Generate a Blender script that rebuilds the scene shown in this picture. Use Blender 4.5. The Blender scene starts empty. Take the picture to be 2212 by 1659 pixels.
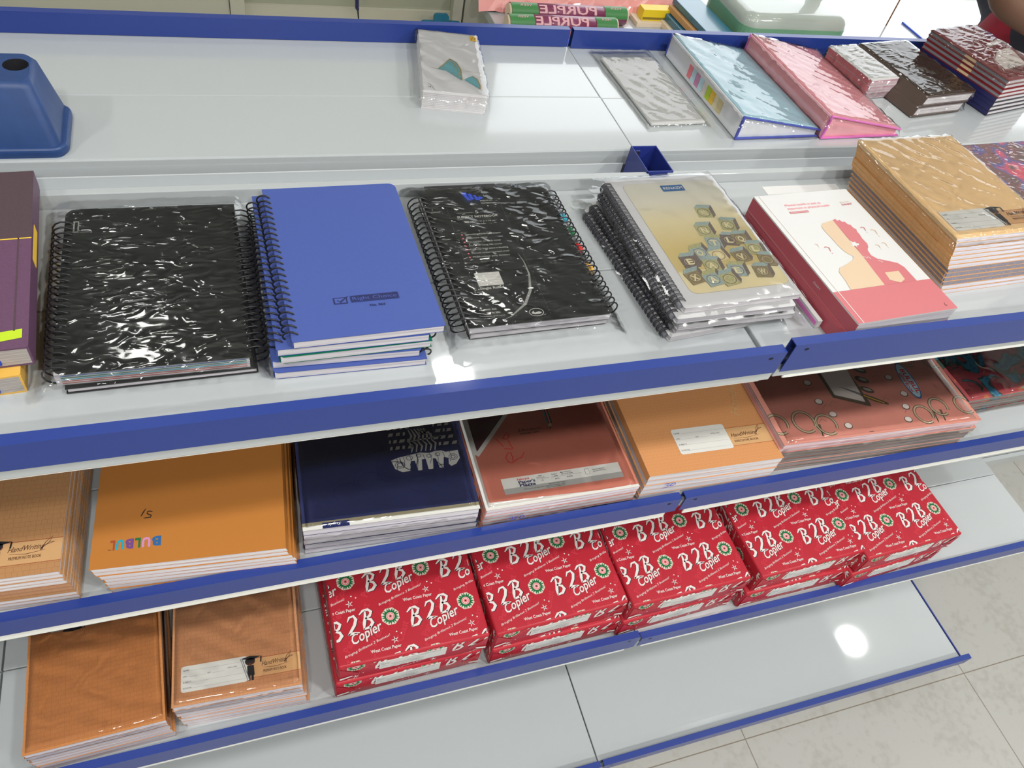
import bpy, bmesh, math, random
from mathutils import Vector, Matrix
random.seed(7)
C = bpy.context.scene.collection
PI = math.pi

# ------------------------------------------------------------------ camera
CP = Vector((-0.5318, -0.8109, 1.6022))
RX = Vector((0.9432779, -0.2838400, 0.1722256))      # right
DN = Vector((-0.1122076, -0.7607718, -0.6392462))    # down
FW = Vector((0.3124680, 0.5836618, -0.7494682))      # forward
FPX = 1671.77
cam = bpy.data.cameras.new('camera')
cam.sensor_fit = 'HORIZONTAL'; cam.sensor_width = 36; cam.lens = FPX / 2212 * 36
cam.clip_start = .02
co = bpy.data.objects.new('camera', cam); C.objects.link(co)
co.matrix_world = Matrix(((RX.x, -DN.x, -FW.x, CP.x), (RX.y, -DN.y, -FW.y, CP.y), (RX.z, -DN.z, -FW.z, CP.z), (0, 0, 0, 1)))
bpy.context.scene.camera = co


def on(u, v, z):      # the point of the horizontal plane z that the photograph shows at a pixel
    d = RX * ((u - 1106) / FPX) + DN * ((v - 829.5) / FPX) + FW
    return CP + d * ((z - CP.z) / d.z)


# ------------------------------------------------------------------ world, light, exposure
sc = bpy.context.scene
w = bpy.data.worlds.new('daylight'); sc.world = w; w.use_nodes = True
bg = w.node_tree.nodes['Background']; bg.inputs[0].default_value = (.93, .97, 1, 1); bg.inputs[1].default_value = 5.5
sc.view_settings.view_transform = 'Standard'; sc.view_settings.look = 'None'
sc.view_settings.gamma = 1; sc.view_settings.use_curve_mapping = False
sc.view_settings.exposure = -1.0
LAMP_W = 8.0
CEIL = 3.1
LAMPS = [(-2.6, .45), (-1.64, .45), (1.45, .26), (3.0, .25), (-.95, 1.55), (.3, 1.33), (2.2, 1.5), (-2.6, 1.5),
         (-2.4, -1.1), (-1.0, -1.5), (.4, -1.1), (1.8, -1.1), (3.2, -1.2), (-.3, -2.6), (1.8, -2.6)]

# ------------------------------------------------------------------ materials
M = {}


def nodes(name):
    m = bpy.data.materials.new(name); m.use_nodes = True
    nt = m.node_tree; b = nt.nodes['Principled BSDF']
    return m, nt, b


def mat(name, col, rough=.5, metal=0, coat=0, spec=.5, noise=0, nscale=40, film=0, fscale=(60, 60, 60), bump=0, bscale=200, trans=0, ior=1.45, coat_rough=.06, sheen=0, fstr=1.0):
    if name in M: return M[name]
    m, nt, b = nodes(name)
    N = nt.nodes.new; L = nt.links.new
    b.inputs['Base Color'].default_value = (*col, 1); b.inputs['Roughness'].default_value = rough
    b.inputs['Metallic'].default_value = metal; b.inputs['Specular IOR Level'].default_value = spec
    b.inputs['IOR'].default_value = ior
    b.inputs['Coat Weight'].default_value = coat; b.inputs['Coat Roughness'].default_value = coat_rough
    b.inputs['Transmission Weight'].default_value = trans
    tc = N('ShaderNodeTexCoord')
    if noise:
        n = N('ShaderNodeTexNoise'); n.inputs['Scale'].default_value = nscale; n.inputs['Detail'].default_value = 5
        r = N('ShaderNodeMix'); r.data_type = 'RGBA'
        r.inputs[6].default_value = (*[c * (1 - noise) for c in col], 1); r.inputs[7].default_value = (*[min(1, c * (1 + noise)) for c in col], 1)
        L(tc.outputs['Object'], n.inputs['Vector']); L(n.outputs[0], r.inputs[0]); L(r.outputs[2], b.inputs['Base Color'])
    if bump:
        n = N('ShaderNodeTexNoise'); n.inputs['Scale'].default_value = bscale; n.inputs['Detail'].default_value = 3
        k = N('ShaderNodeBump'); k.inputs['Strength'].default_value = bump; k.inputs['Distance'].default_value = .001
        L(tc.outputs['Object'], n.inputs['Vector']); L(n.outputs[0], k.inputs['Height']); L(k.outputs[0], b.inputs['Normal'])
    if film:      # shrink film drawn tight over the surface: a glossy creased coat
        b.inputs['Coat Weight'].default_value = 1; b.inputs['Coat Roughness'].default_value = coat_rough; b.inputs['Coat IOR'].default_value = 1.6
        L(creases(nt, tc, fscale, film, fstr), b.inputs['Coat Normal'])
    M[name] = m
    return m


def creases(nt, tc, fscale, dist, strength=1.0):
    N = nt.nodes.new; L = nt.links.new
    mp = N('ShaderNodeMapping'); mp.inputs['Scale'].default_value = fscale
    a = N('ShaderNodeTexNoise'); a.inputs['Scale'].default_value = 1; a.inputs['Detail'].default_value = 4; a.inputs['Distortion'].default_value = 1.2
    a.noise_type = 'RIDGED_MULTIFRACTAL'
    c = N('ShaderNodeTexNoise'); c.inputs['Scale'].default_value = .16; c.inputs['Detail'].default_value = 2
    mul = N('ShaderNodeMath'); mul.operation = 'MULTIPLY'
    L(tc.outputs['Object'], mp.inputs[0]); L(mp.outputs[0], a.inputs['Vector']); L(mp.outputs[0], c.inputs['Vector'])
    L(a.outputs[0], mul.inputs[0]); L(c.outputs[0], mul.inputs[1])
    k = N('ShaderNodeBump'); k.inputs['Strength'].default_value = strength; k.inputs['Distance'].default_value = dist
    L(mul.outputs[0], k.inputs['Height'])
    return k.outputs[0]


def film_mat(name, tint=(1, 1, 1), fscale=(70, 70, 70), dist=.003, rough=.07, base=.04, milk=0.0):
    m = bpy.data.materials.new(name); m.use_nodes = True; nt = m.node_tree; nt.nodes.clear()
    N = nt.nodes.new; L = nt.links.new
    tc = N('ShaderNodeTexCoord'); nrm = creases(nt, tc, fscale, dist)
    t = N('ShaderNodeBsdfTransparent'); t.inputs[0].default_value = (*tint, 1)
    g = N('ShaderNodeBsdfGlossy'); g.inputs['Roughness'].default_value = rough; L(nrm, g.inputs['Normal'])
    f = N('ShaderNodeFresnel'); f.inputs['IOR'].default_value = 1.5; L(nrm, f.inputs['Normal'])
    a = N('ShaderNodeMath'); a.operation = 'ADD'; a.inputs[1].default_value = base; L(f.outputs[0], a.inputs[0])
    mx = N('ShaderNodeMixShader'); L(a.outputs[0], mx.inputs[0]); L(t.outputs[0], mx.inputs[1]); L(g.outputs[0], mx.inputs[2])
    last = mx
    if milk:
        d = N('ShaderNodeBsdfDiffuse'); d.inputs[0].default_value = (.9, .9, .9, 1)
        m2 = N('ShaderNodeMixShader'); m2.inputs[0].default_value = milk; L(mx.outputs[0], m2.inputs[1]); L(d.outputs[0], m2.inputs[2]); last = m2
    o = N('ShaderNodeOutputMaterial'); L(last.outputs[0], o.inputs[0])
    M[name] = m
    return m


def page_mat(name, col, line, n=900, amt=.35, film=0):
    m, nt, b = nodes(name); N = nt.nodes.new; L = nt.links.new
    tc = N('ShaderNodeTexCoord'); mp = N('ShaderNodeMapping'); mp.inputs['Scale'].default_value = (6, 6, n)
    a = N('ShaderNodeTexNoise'); a.inputs['Scale'].default_value = 1; a.inputs['Detail'].default_value = 3
    r = N('ShaderNodeValToRGB'); r.color_ramp.elements[0].position = .35; r.color_ramp.elements[0].color = (*line, 1)
    r.color_ramp.elements[1].position = .35 + amt; r.color_ramp.elements[1].color = (*col, 1)
    L(tc.outputs['Object'], mp.inputs[0]); L(mp.outputs[0], a.inputs['Vector']); L(a.outputs[0], r.inputs[0]); L(r.outputs[0], b.inputs['Base Color'])
    k = N('ShaderNodeBump'); k.inputs['Strength'].default_value = .5; k.inputs['Distance'].default_value = .0006
    L(a.outputs[0], k.inputs['Height']); L(k.outputs[0], b.inputs['Normal'])
    b.inputs['Roughness'].default_value = .7
    if film:
        b.inputs['Coat Weight'].default_value = .7; b.inputs['Coat Roughness'].default_value = .1
        L(creases(nt, tc, (40, 40, 160), film), b.inputs['Coat Normal'])
    M[name] = m
    return m


def brick_mat(name, col, line, scale=120, rough=.45, film=0, spec=.5):
    m, nt, b = nodes(name); N = nt.nodes.new; L = nt.links.new
    tc = N('ShaderNodeTexCoord'); mp = N('ShaderNodeMapping'); mp.inputs['Rotation'].default_value = (0, 0, 0)
    a = N('ShaderNodeTexBrick'); a.inputs['Scale'].default_value = scale; a.inputs['Mortar Size'].default_value = .035; a.inputs['Mortar Smooth'].default_value = .4
    a.offset = .37; a.squash = .7; a.inputs['Brick Width'].default_value = .9; a.inputs['Row Height'].default_value = .7
    a.inputs['Color1'].default_value = (*col, 1); a.inputs['Color2'].default_value = (*col, 1); a.inputs['Mortar'].default_value = (*line, 1)
    L(tc.outputs['Object'], mp.inputs[0]); L(mp.outputs[0], a.inputs['Vector']); L(a.outputs[0], b.inputs['Base Color'])
    b.inputs['Roughness'].default_value = rough; b.inputs['Specular IOR Level'].default_value = spec
    if film:
        b.inputs['Coat Weight'].default_value = 1; b.inputs['Coat Roughness'].default_value = .08
        L(creases(nt, tc, (45, 45, 45), film), b.inputs['Coat Normal'])
    M[name] = m
    return m


mat('white_metal', (.44, .47, .485), .22, coat=1, coat_rough=.05)
mat('rail_metal', (.52, .55, .57), .25, coat=.3)
mat('edge_metal', (.82, .83, .79), .35)
mat('blue_metal', (.016, .040, .23), .36, coat=.25, coat_rough=.10, bump=.04, bscale=500)
mat('post_metal', (.02, .035, .22), .35, coat=.3)
mat('post_inside', (.012, .018, .09), .5)
mat('bare_steel', (.7, .7, .68), .3, metal=1)
mat('dark_hole', (.01, .01, .015), .8)
mat('black_cover', (.016, .018, .018), .35, film=.0026, fscale=(40, 85, 60), coat_rough=.06)
mat('black_card', (.012, .012, .014), .5)
mat('black_wire', (.012, .012, .014), .3)
mat('grey_wire', (.05, .05, .06), .25)
mat('blue_cover', (.058, .092, .315), .5, spec=.3, noise=.05, nscale=300)
mat('green_cover', (.0, .12, .06), .4)
mat('ink_black', (.012, .012, .016), .5)
mat('ink_navy', (.012, .017, .09), .5)
mat('ink_white', (.80, .80, .79), .5)
mat('ink_grey', (.22, .22, .23), .5)
mat('ink_midgrey', (.38, .38, .36), .5)
mat('ink_red', (.62, .03, .03), .5)
mat('ink_pink', (.85, .22, .26), .5)
mat('ink_green', (.01, .16, .05), .5)
mat('ink_blue', (.03, .05, .55), .5)
mat('ink_cobalt', (.05, .12, .75), .4)
mat('ink_teal', (.02, .33, .45), .5)
mat('ink_purple', (.16, .06, .25), .5)
mat('ink_lilac', (.6, .25, .45), .5)
mat('ink_brown', (.09, .03, .02), .5)
mat('ink_rust', (.35, .07, .03), .5)
mat('ink_darkblue', (.03, .13, .33), .4)
mat('cream', (.78, .60, .36), .5)
mat('paper_white', (.68, .68, .67), .6)
mat('label_white', (.66, .655, .62), .55)
mat('sticker_yellow', (.82, .52, .05), .5)
mat('purple_cloth', (.115, .052, .105), .42, noise=.25, nscale=500, bump=.2, bscale=900)
mat('plum_cloth', (.075, .045, .055), .45, noise=.25, nscale=500, bump=.2, bscale=900)
mat('yellow_board', (.72, .42, .08), .45)
mat('ribbon_blue', (.01, .05, .45), .4)
mat('lime', (.45, .62, .02), .5)
mat('kraft_film', (.80, .56, .29), .45, film=.0010, fscale=(30, 60, 40), noise=.06, nscale=60, fstr=.8)
mat('kraft', (.60, .32, .13), .6, noise=.18, nscale=200)
mat('kraft_edge', (.42, .20, .08), .6)
mat('dotted_grey', (.24, .22, .26), .6, noise=.5, nscale=500)
mat('orange_cover', (.66, .24, .045), .42, noise=.03, nscale=20)
mat('orange_film', (.48, .185, .04), .42, coat=.4, coat_rough=.12, spec=.3)
mat('navy_cover', (.022, .028, .10), .4, coat=.6, coat_rough=.1, noise=.3, nscale=25)
mat('olive_border', (.24, .21, .13), .5)
mat('salmon', (.54, .19, .135), .42, spec=.3)
mat('pale_pink', (.66, .20, .22), .42)
mat('rose_spine', (.44, .085, .11), .45)
mat('rose_cover', (.52, .15, .165), .42)
mat('diary_white', (.60, .60, .595), .38)
mat('beige_print', (.60, .45, .31), .5)
mat('plum_print', (.08, .025, .03), .5)
mat('band_tan', (.58, .34, .155), .5)
mat('scissor_pink', (.56, .235, .185), .45, spec=.3, noise=.12, nscale=30)
mat('ring_gold', (.45, .36, .24), .5)
mat('ring_dark', (.12, .09, .06), .5)
mat('pale_print_glare', (.72, .66, .62), .5)
mat('renaim_white', (.64, .64, .65), .4)
mat('wire_gap', (.22, .22, .25), .5)
mat('cube_a', (.30, .24, .13), .5, noise=.5, nscale=600)
mat('cube_b', (.44, .42, .22), .5, noise=.4, nscale=600)
mat('cube_c', (.34, .42, .40), .5, noise=.35, nscale=600)
mat('cube_d', (.20, .16, .14), .5, noise=.5, nscale=600)
mat('red_wrap', (.40, .018, .032), .45, coat=.12, coat_rough=.2, spec=.25, noise=.10, nscale=35, bump=.25, bscale=45)
mat('wrap_white', (.72, .66, .64), .45, spec=.25)
mat('emblem_base', (.70, .58, .50), .5)
mat('wrap_pink', (.75, .18, .20), .4)
mat('wrap_faint', (.49, .035, .055), .45, spec=.25)
mat('wrap_label', (.60, .60, .59), .5)
mat('leather', (.055, .030, .020), .42, film=.0016, fscale=(60, 22, 60), coat_rough=.16)
mat('maroon_cover', (.26, .07, .07), .4, film=.0010, fscale=(20, 40, 30))
mat('maroon_edge', (.23, .015, .022), .5)
mat('charcoal_edge', (.05, .045, .06), .5)
mat('spine_navy', (.02, .02, .10), .4)
mat('case_white', (.74, .75, .78), .3, film=.0008, fscale=(14, 14, 14))
mat('case_blue', (.50, .72, .82), .22, film=.0008, fscale=(14, 14, 14))
mat('case_pink', (.88, .42, .46), .25, film=.0008, fscale=(14, 14, 14))
mat('pink_binding', (.72, .18, .52), .35)
mat('blue_binding', (.07, .09, .42), .4)
mat('card_white', (.74, .74, .75), .4)
mat('bowl_teal', (.16, .42, .47), .5, noise=.4, nscale=900)
mat('bowl_gold', (.42, .30, .10), .5)
mat('stand_plastic', (.018, .052, .17), .42, noise=.2, nscale=60)
mat('person_red', (.28, .012, .03), .7, noise=.2, nscale=20)
mat('skin', (.17, .085, .055), .5)
mat('hair', (.012, .01, .01), .5)
mat('trouser', (.04, .04, .06), .8)
mat('roll_purple', (.22, .03, .10), .4, coat=.5)
mat('roll_green', (.05, .22, .06), .4)
mat('roll_print', (.75, .42, .45), .4)
mat('roll_paper', (.80, .66, .50), .6)
mat('cello_pink', (.85, .35, .33), .3, coat=.8)
mat('pack_yellow', (.85, .62, .02), .4)
mat('pack_olive', (.25, .18, .02), .5)
mat('bag_clear', (.42, .47, .43), .35, coat=.6, film=.002, fscale=(10, 10, 10))
mat('bag_green', (.16, .36, .22), .3, coat=.5)
mat('teal_board', (.02, .15, .24), .25, coat=.6)
mat('panel_cream', (.48, .47, .38), .5)
mat('panel_grey', (.33, .34, .26), .4)
mat('wall_paint', (.74, .74, .70), .7)
mat('lamp_rim', (.8, .8, .8), .4)
mat('toy_yellow', (.65, .42, .02), .5)
mat('board_teal', (.01, .13, .21), .4)
page_mat('pages', (.76, .735, .75), (.46, .43, .46))
page_mat('pages_film', (.80, .77, .82), (.46, .43, .48), film=.0012)
page_mat('pages_dull', (.50, .47, .44), (.30, .26, .24))
page_mat('pages_grey', (.33, .30, .28), (.10, .08, .08), amt=.2)
page_mat('pages_rose', (.76, .70, .72), (.45, .25, .30))
brick_mat('brick_orange', (.50, .20, .06), (.41, .155, .045), film=.0002)
brick_mat('brick_tan', (.52, .245, .11), (.43, .19, .085), film=.0002)
brick_mat('brick_left', (.47, .24, .10), (.39, .185, .075), film=.0002)
brick_mat('weave_orange', (.60, .27, .105), (.64, .31, .14), scale=140, spec=.3)
film_mat('wrap_film', dist=.0016, fscale=(28, 28, 28), base=.0)
film_mat('sleeve_film', dist=.0016, fscale=(12, 25, 12), base=.0, rough=.09)
film_mat('crinkle_film', dist=.0032, fscale=(34, 62, 34), base=.012)
film_mat('door_glass', dist=.0, fscale=(1, 1, 1), base=.0, rough=.02)


def floral_mat():
    m, nt, b = nodes('floral'); N = nt.nodes.new; L = nt.links.new
    tc = N('ShaderNodeTexCoord'); a = N('ShaderNodeTexNoise'); a.inputs['Scale'].default_value = 16; a.inputs['Detail'].default_value = 3; a.inputs['Distortion'].default_value = 1.5
    r = N('ShaderNodeValToRGB'); cr = r.color_ramp; cr.interpolation = 'CONSTANT'
    cr.elements[0].position = 0; cr.elements[0].color = (.03, .16, .30, 1)
    cr.elements[1].position = .36; cr.elements[1].color = (.06, .25, .36, 1)
    for p, c in ((.42, (.05, .08, .06, 1)), (.45, (.42, .07, .08, 1)), (.60, (.50, .16, .07, 1)), (.66, (.22, .36, .33, 1))):
        e = cr.elements.new(p); e.color = c
    L(tc.outputs['Object'], a.inputs['Vector']); L(a.outputs[0], r.inputs[0]); L(r.outputs[0], b.inputs['Base Color'])
    b.inputs['Coat Weight'].default_value = 1; b.inputs['Coat Roughness'].default_value = .08
    L(creases(nt, tc, (12, 25, 12), .003), b.inputs['Coat Normal'])
    M['floral'] = m


def foil_mat():
    m, nt, b = nodes('foil_print'); N = nt.nodes.new; L = nt.links.new
    tc = N('ShaderNodeTexCoord'); a = N('ShaderNodeTexNoise'); a.inputs['Scale'].default_value = 22; a.inputs['Detail'].default_value = 2
    r = N('ShaderNodeValToRGB'); cr = r.color_ramp
    cr.elements[0].position = .35; cr.elements[0].color = (.03, .02, .02, 1)
    cr.elements[1].position = .5; cr.elements[1].color = (.12, .02, .02, 1)
    for p, c in ((.56, (.02, .03, .16, 1)), (.65, (.45, .02, .05, 1)), (.72, (.06, .03, .03, 1))):
        e = cr.elements.new(p); e.color = c
    L(tc.outputs['Object'], a.inputs['Vector']); L(a.outputs[0], r.inputs[0]); L(r.outputs[0], b.inputs['Base Color'])
    b.inputs['Coat Weight'].default_value = 1; b.inputs['Coat Roughness'].default_value = .06
    L(creases(nt, tc, (40, 90, 40), .003), b.inputs['Coat Normal'])
    M['foil_print'] = m


def tile_mat():
    m, nt, b = nodes('floor_tiles'); N = nt.nodes.new; L = nt.links.new
    tc = N('ShaderNodeTexCoord'); mp = N('ShaderNodeMapping'); mp.inputs['Location'].default_value = (-.35 + .0, .57, 0)
    L(tc.outputs['Object'], mp.inputs[0])
    a = N('ShaderNodeTexBrick'); a.offset = 0; a.squash = 1; a.inputs['Scale'].default_value = 1
    a.inputs['Brick Width'].default_value = .6; a.inputs['Row Height'].default_value = .6; a.inputs['Mortar Size'].default_value = .0012; a.inputs['Mortar Smooth'].default_value = .1
    n = N('ShaderNodeTexNoise'); n.inputs['Scale'].default_value = 9; n.inputs['Detail'].default_value = 9
    n2 = N('ShaderNodeTexNoise'); n2.inputs['Scale'].default_value = 60; n2.inputs['Detail'].default_value = 4
    av = N('ShaderNodeMath'); av.operation = 'ADD'; L(n.outputs[0], av.inputs[0]); L(n2.outputs[0], av.inputs[1])
    r = N('ShaderNodeValToRGB'); r.color_ramp.elements[0].position = .75; r.color_ramp.elements[0].color = (.315, .305, .28, 1)
    r.color_ramp.elements[1].position = 1.3; r.color_ramp.elements[1].color = (.355, .35, .33, 1)
    L(mp.outputs[0], a.inputs['Vector']); L(tc.outputs['Object'], n.inputs['Vector']); L(tc.outputs['Object'], n2.inputs['Vector'])
    L(av.outputs[0], r.inputs[0]); L(r.outputs[0], a.inputs['Color1']); L(r.outputs[0], a.inputs['Color2']); a.inputs['Mortar'].default_value = (.17, .14, .11, 1)
    L(a.outputs[0], b.inputs['Base Color']); b.inputs['Roughness'].default_value = .38
    M['floor_tiles'] = m


def backdrop_mat():
    m, nt, b = nodes('backdrop'); N = nt.nodes.new; L = nt.links.new
    tc = N('ShaderNodeTexCoord'); sp = N('ShaderNodeSeparateXYZ'); r = N('ShaderNodeValToRGB'); cr = r.color_ramp
    mr = N('ShaderNodeMapRange'); mr.inputs[1].default_value = .0188; mr.inputs[2].default_value = .2117
    cr.elements[0].position = 0; cr.elements[0].color = (.72, .62, .38, 1); cr.elements[1].position = 1; cr.elements[1].color = (.60, .585, .52, 1)
    for p, c in ((.17, (.74, .66, .42, 1)), (.19, (.60, .48, .22, 1)), (.36, (.62, .50, .22, 1)), (.62, (.70, .62, .40, 1)), (.80, (.66, .63, .53, 1))):
        e = cr.elements.new(p); e.color = c
    L(tc.outputs['Object'], sp.inputs[0]); L(sp.outputs[1], mr.inputs[0]); L(mr.outputs[0], r.inputs[0]); L(r.outputs[0], b.inputs['Base Color'])
    b.inputs['Roughness'].default_value = .5
    M['backdrop'] = m


backdrop_mat(); floral_mat(); foil_mat(); tile_mat()


def emit_mat(name, col, s):
    m, nt, b = nodes(name)
    b.inputs['Base Color'].default_value = (*col, 1)
    b.inputs['Emission Color'].default_value = (*col, 1); b.inputs['Emission Strength'].default_value = s
    M[name] = m


emit_mat('lamp_glow', (1, .99, .95), 20)


# ------------------------------------------------------------------ mesh helpers
class MB:
    def __init__(s): s.bm = bmesh.new(); s.slots = []

    def mi(s, m):
        if m not in s.slots: s.slots.append(m)
        return s.slots.index(m)

    def face(s, pts, m, smooth=False):
        try:
            f = s.bm.faces.new([s.bm.verts.new(p) for p in pts])
        except ValueError:
            return
        f.material_index = s.mi(m); f.smooth = smooth

    def prism(s, poly, z0, z1, m, top=None, xf=None):     # poly counter-clockwise (x, y)
        g = xf or (lambda p: p)
        a = [s.bm.verts.new(g((x, y, z0))) for x, y in poly]; b = [s.bm.verts.new(g((x, y, z1))) for x, y in poly]
        n = len(poly); k = s.mi(m)
        f = s.bm.faces.new(b); f.material_index = s.mi(top or m)
        f = s.bm.faces.new(a[::-1]); f.material_index = k
        for i in range(n):
            f = s.bm.faces.new((a[i], a[(i + 1) % n], b[(i + 1) % n], b[i])); f.material_index = k

    def box(s, x0, y0, z0, x1, y1, z1, m, top=None, xf=None):
        s.prism([(x0, y0), (x1, y0), (x1, y1), (x0, y1)], z0, z1, m, top, xf)

    def tube(s, pts, r, m, seg=6, closed=False):
        pts = [Vector(p) for p in pts]; rings = []; n = len(pts); k = s.mi(m); up = None
        for i, p in enumerate(pts):
            if closed: t = pts[(i + 1) % n] - pts[i - 1]
            else: t = pts[min(i + 1, n - 1)] - pts[max(i - 1, 0)]
            t.normalize()
            if up is None: up = t.orthogonal().normalized()
            up = (up - t * up.dot(t)).normalized(); q = t.cross(up)
            rr = r[i] if isinstance(r, (list, tuple)) else r
            rings.append([s.bm.verts.new(p + (up * math.cos(a) + q * math.sin(a)) * rr) for a in [2 * PI * j / seg for j in range(seg)]])
        for i in range(n if closed else n - 1):
            A, B = rings[i], rings[(i + 1) % n]
            for j in range(seg):
                f = s.bm.faces.new((A[j], A[(j + 1) % seg], B[(j + 1) % seg], B[j])); f.material_index = k; f.smooth = True
        if not closed:
            for A in (rings[0][::-1], rings[-1]):
                f = s.bm.faces.new(A); f.material_index = k

    def build(s, name, parent=None, bevel=0, seg=2, smooth=False, subd=0, recalc=True):
        if recalc and not subd == -1: bmesh.ops.recalc_face_normals(s.bm, faces=[f for f in s.bm.faces if len(f.edges[0].link_faces) > 1])
        me = bpy.data.meshes.new(name); s.bm.to_mesh(me); s.bm.free()
        for k in s.slots: me.materials.append(M[k])
        if smooth:
            for p in me.polygons: p.use_smooth = True
        o = bpy.data.objects.new(name, me); C.objects.link(o)
        if parent: o.parent = parent
        if bevel:
            b = o.modifiers.new('bevel', 'BEVEL'); b.width = bevel; b.segments = seg; b.limit_method = 'ANGLE'; b.angle_limit = .7
        if subd > 0:
            b = o.modifiers.new('sub', 'SUBSURF'); b.levels = b.render_levels = subd
        return o


def tag(o, label, cat, group=None, kind=None):
    if label: o['label'] = label
    if cat: o['category'] = cat
    if group: o['group'] = group
    if kind: o['kind'] = kind
    return o


def thing(name, label, cat, loc, rz=0, group=None, rx=0, ry=0):
    o = bpy.data.objects.new(name, None); C.objects.link(o); o.empty_display_size = .02
    o.location = loc; o.rotation_euler = (rx, ry, rz)
    return tag(o, label, cat, group)


def dup(o, parent=None):
    c = o.copy(); C.objects.link(c); c.parent = parent
    for ch in list(o.children): dup(ch, c)
    return c


def rrect(x0, y0, x1, y1, r, n=4):
    if not isinstance(r, (tuple, list)): r = (r,) * 4
    P = []
    for (cx, cy, a), q in zip((((x0), (y0), 180), ((x1), (y0), 270), ((x1), (y1), 0), ((x0), (y1), 90)), r):
        if q <= 0: P.append((cx, cy)); continue
        ox = cx + q if a in (180, 90) else cx - q
        oy = cy + q if a in (180, 270) else cy - q
        for i in range(n + 1):
            t = math.radians(a + 90 * i / n); P.append((ox + q * math.cos(t), oy + q * math.sin(t)))
    return P


# ------------------------------------------------------------------ flat printed artwork
_gl = {}


def glyphs(s, bold=0):
    if (s, bold) in _gl: return _gl[(s, bold)]
    cu = bpy.data.curves.new('t', 'FONT'); cu.body = s; cu.size = 1; cu.resolution_u = 2; cu.offset = bold
    o = bpy.data.objects.new('t', cu); C.objects.link(o)
    dg = bpy.context.evaluated_depsgraph_get(); me = bpy.data.meshes.new_from_object(o.evaluated_get(dg))
    P = [[(me.vertices[i].co.x, me.vertices[i].co.y) for i in p.vertices] for p in me.polygons]
    C.objects.unlink(o); bpy.data.objects.remove(o); bpy.data.curves.remove(cu); bpy.data.meshes.remove(me)
    wd = max([x for p in P for x, y in p] or [1])
    _gl[(s, bold)] = (P, wd)
    return P, wd


def clip(poly, x0, y0, x1, y1):
    for ax, lim, sg in ((0, x0, 1), (0, x1, -1), (1, y0, 1), (1, y1, -1)):
        out = []
        for i, p in enumerate(poly):
            q = poly[i - 1]; a = (q[ax] - lim) * sg; b = (p[ax] - lim) * sg
            if (a < 0) != (b < 0):
                t = a / (a - b); out.append((q[0] + (p[0] - q[0]) * t, q[1] + (p[1] - q[1]) * t))
            if b >= 0: out.append(p)
        poly = out
        if len(poly) < 3: return []
    return poly


class Art:
    def __init__(s): s.P = []

    def poly(s, pts, m, l=0): s.P.append((list(pts), m, l))

    def rect(s, x0, y0, x1, y1, m, l=0, r=0): s.poly(rrect(x0, y0, x1, y1, r), m, l)

    def ell(s, cx, cy, rx, ry, m, l=0, n=20, rot=0):
        c, d = math.cos(rot), math.sin(rot)
        s.poly([(cx + c * rx * math.cos(a) - d * ry * math.sin(a), cy + d * rx * math.cos(a) + c * ry * math.sin(a)) for a in [2 * PI * i / n for i in range(n)]], m, l)

    def stroke(s, pts, wd, m, l=0, closed=False):
        n = len(pts); L = []; R = []
        for i in range(n):
            a = pts[i - 1] if (closed or i) else pts[0]; b = pts[(i + 1) % n] if (closed or i < n - 1) else pts[-1]
            dx, dy = b[0] - a[0], b[1] - a[1]; q = math.hypot(dx, dy) or 1
            ww = (wd[i] if isinstance(wd, (list, tuple)) else wd) / 2
            L.append((pts[i][0] - dy / q * ww, pts[i][1] + dx / q * ww)); R.append((pts[i][0] + dy / q * ww, pts[i][1] - dx / q * ww))
        for i in range(n if closed else n - 1):
            j = (i + 1) % n; s.poly([R[i], R[j], L[j], L[i]], m, l)

    def ring(s, cx, cy, rx, ry, wd, m, l=0, a0=0, a1=360, n=24, rot=0):
        c, d = math.cos(rot), math.sin(rot); k = n if a1 - a0 >= 360 else n + 1
        P = [math.radians(a0 + (a1 - a0) * i / n) for i in range(k)]
        s.stroke([(cx + c * rx * math.cos(a) - d * ry * math.sin(a), cy + d * rx * math.cos(a) + c * ry * math.sin(a)) for a in P], wd, m, l, closed=a1 - a0 >= 360)

    def text(s, t, x, y, h, m, l=1, w=None, rot=0, shear=0, bold=0, cap=.7):
        P, wd = glyphs(t, bold); sy = h / cap; sx = (w / wd) if w else sy
        c, d = math.cos(math.radians(rot)), math.sin(math.radians(rot))
        for p in P:
            q = [((a * sx + b * sy * shear), b * sy) for a, b in p]
            s.poly([(x + a * c - b * d, y + a * d + b * c) for a, b in q], m, l)

    def add(s, o, dx=0, dy=0, sc=1, rot=0, l=0, m=None):
        c, d = math.cos(math.radians(rot)) * sc, math.sin(math.radians(rot)) * sc
        for p, mm, ll in o.P: s.poly([(dx + a * c - b * d, dy + a * d + b * c) for a, b in p], m or mm, ll + l)
        return s

    def emit(s, mb, fn, rect, flip=False):
        for p, m, l in s.P:
            q = clip(p, *rect)
            if len(q) < 3: continue
            ar = sum(q[i - 1][0] * q[i][1] - q[i][0] * q[i - 1][1] for i in range(len(q)))
            if (ar < 0) != flip: q = q[::-1]
            mb.face([fn(a, b, (l + 1) * .00012) for a, b in q], m)


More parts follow.
